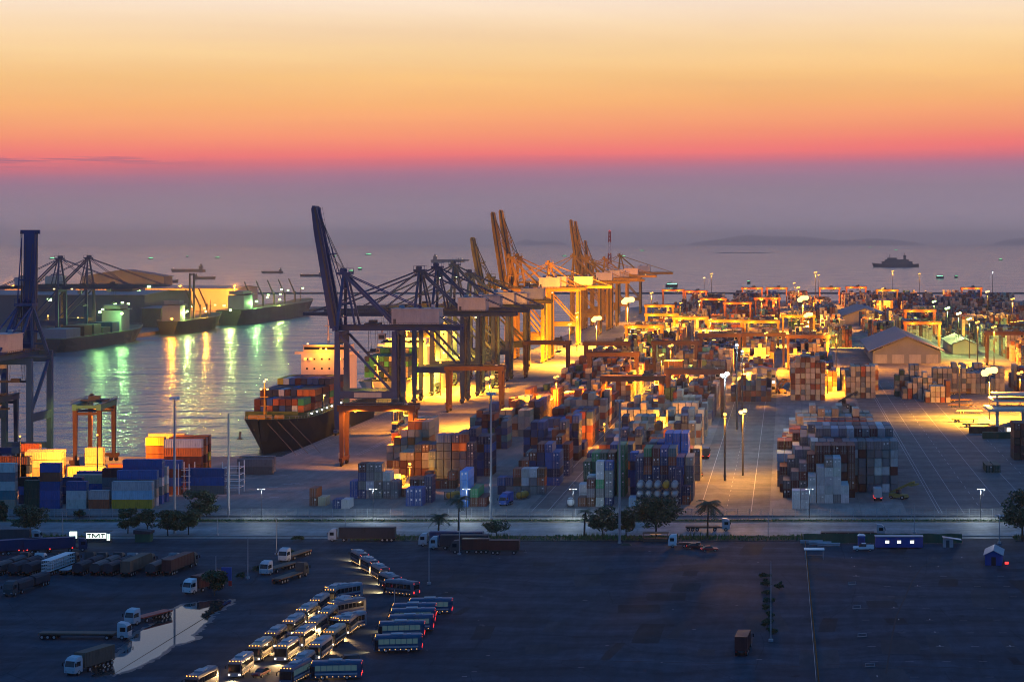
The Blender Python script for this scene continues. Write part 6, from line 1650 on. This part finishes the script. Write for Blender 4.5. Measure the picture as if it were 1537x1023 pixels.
def streetlamp(label, px, pyb, h=8.5, kind='W', kw=6, lit=True):
    x,Y = G(px,pyb); t = thing('street_lamp', label, 'street lamp', (x,Y,0), 0, 'street lamps along the fence')
    MB().tube((0,0,0),(0,0,h),.11,.07,8).tube((-.9,0,h-.05),(.9,0,h-.05),.05,n=6).build('pole', M['dgrey'], t)
    for s_ in (-1,1): MB().box(s_*.9-.16,s_*.9+.16,-.1,.1,h-.13,h-.02).build('lamp_head', M[EM[kind][0]] if lit else M['grey'], t)
    if lit: light(t,(0,0,h-.9),kw*1000,EM[kind][1],.3)
for k,(px,kw,wh) in enumerate([(392,4,'on the open apron inland of the low grey pair'),(560,6,'before the small maroon stack'),(700,7,'beside the slim palm'),(860,7,'at the mouth of the truck lane'),(1215,3,'before the white reefer stack'),(1472,9,'on the bright patch of grass')]):
    streetlamp(f'double-armed street lamp {wh}',px,777,kw=kw,kind='Y' if False else 'W')
# work lights on the gantry cranes and ships (lamp bodies hang under the girders; the arm lamps are added)
def worklight(label, x, Y, z, kind, kw, size=.6):
    t = thing('work_light', label, 'lamp', (x,Y,z), 0, None); em,col = EM[kind]
    MB().cbox(0,0,0,size,size,size*.6).build('lamp_head', M[em], t); MB().box(-.05,.05,-.05,.05,size*.6,size*.6+.6).build('bracket', M['dgrey'], t)
    aim(light(t,(0,0,-.5),kw*1400,col,.3,shade=True),45); return t
x,Y = rtg_at(515,622,606)
worklight('sodium work light under the quay gantry crane, ship side',x-7,Y-7,19.5,'S',20); worklight('sodium work light under the quay gantry crane, stack side',x+7,Y-7,19.5,'S',40)
for g_ in LITRTG: aim(light(g_,(-7.5,-8.2,20.2),7000,SOD,.4,shade=True),60); aim(light(g_,(7.5,-8.2,20.2),7000,SOD,.4,shade=True),60)  # light from the added arm lamps
x,Y = rtg_at(906,994,563)
worklight('sodium work light under the dark lane gantry crane',x-9,Y-6,19.0,'S',40); worklight('sodium work light under the dark lane gantry crane, inland end',x+9,Y-6,19.0,'S',40)
x,Y = G(138,690); worklight('sodium work light under the teal-topped crane, water side',x-3,Y-2,20,'S',50); worklight('sodium work light under the teal-topped crane, road side',x+4,Y-4,20,'S',60)
x,Y = rtg_at(674,753,548); worklight('sodium work light under the crane by the lit quay',x,Y,19,'S',40)
worklight('work light on the tall blue crane portal',-176,qY(514)+9,15,'S',25)
for (xx,yy,z_,k_,kw_,lab) in [(-207,SHIP1['y']+103,33,'S',7,'warm deck floodlight before the peach bridge of the dark ship'),(-206,SHIP1['y']+6,26,'H',3,'warm light on the foremast of the dark ship'),(-194.5,SHIP1['y']+55,16,'H',5,'warm light at the deck edge of the dark ship'),
   (-196,SHIP2['y']-6,22,'S',120,'floodlight ahead of the pale ship'),(-207,SHIP2['y']+75,32,'S',70,'floodlight on the pale ship bridge'),(-192,SHIP2['y']+110,30,'G',180,'floodlight beside the cargo tower of the pale ship')]:
    worklight(lab,xx,yy,z_,k_,kw_,.9)
for (px,py,h_,k_,kw_,lab) in [(84,447,26,'N',75,'green floodlight under the nearer far crane'),(208,437,32,'N',75,'green floodlight at the tip side of the farther far crane'),(72,474,20,'H',30,'pale lamp on the far quay behind the feeder ship'),(117,477,18,'H',30,'warm lamp on the far quay beside the feeder ship'),(352,429,30,'S',330,'strong orange floodlight in front of the long orange hall'),(270,429,30,'S',120,'orange floodlight second along the front of the long orange hall'),(190,429,30,'S',150,'orange floodlight midway along the long orange hall'),(110,429,30,'S',150,'orange floodlight showing between the far crane frames'),(20,429,30,'S',200,'orange floodlight by the orange hall at the picture edge')]:
    mastlamp(lab,px,py,h_,k_,kw_,2,1.8 if kw_>50 else 1.0,group='floodlights across the water',shade=False)
for (px,py,k_,kw_,lab) in [(150,468,'N',20,'green floodlight above the feeder ship bridge'),(183,470,'N',26,'green floodlight at the feeder ship bow side'),(281,467,'Y',40,'yellow floodlight on the middle cargo ship'),(309,467,'H',40,'warm floodlight beside the middle cargo ship'),(258,478,'S',50,'low orange lamp at the middle cargo ship bow'),(346,465,'Y',40,'yellow-green floodlight on the bulk carrier'),(385,452,'N',30,'green floodlight among the bulk carrier derricks'),(420,449,'Y',35,'pale green floodlight at the bulk carrier bridge')]:
    X_ = -546; Y_ = -X_*FPX/(CX-px); t_ = thing('work_light', lab, 'lamp', (X_,Y_,ZP(py,Y_)), 0, 'floodlights across the water'); em_, col_ = EM[k_]
    MB().ball((0,0,0),1.3,8).build('lamp_head', M[em_], t_); MB().box(-.08,.08,-.08,.08,1.2,3.2).build('bracket', M['dgrey'], t_); light(t_,(0,-1.2,-1.6),kw_*1000,col_,.5)

# ================================================================== AIR
hb = MB().box(-27000,27000,-350,48500,-5.5,290)
hm = bpy.data.materials.new('haze'); hm.use_nodes = True; hn = hm.node_tree; hn.nodes.remove(hn.nodes['Principled BSDF'])
pv = hn.nodes.new('ShaderNodeVolumePrincipled'); pv.inputs['Color'].default_value = (.98,.98,.98,1); pv.inputs['Density'].default_value = 5.5e-5; pv.inputs['Anisotropy'].default_value = 0.78
hn.links.new(pv.outputs[0], hn.nodes['Material Output'].inputs['Volume'])
o = hb.build('haze', hm); o['kind'] = 'stuff'; o['label'] = 'thin evening haze over sea and yard'
for n_ in ('amber','amber_dim','tail','cabin','lit_window','sign_glow','head','squid','sodium','sodium_big','white_lamp','warm_lamp','green_lamp'):
    M[n_].cycles.emission_sampling = 'NONE'
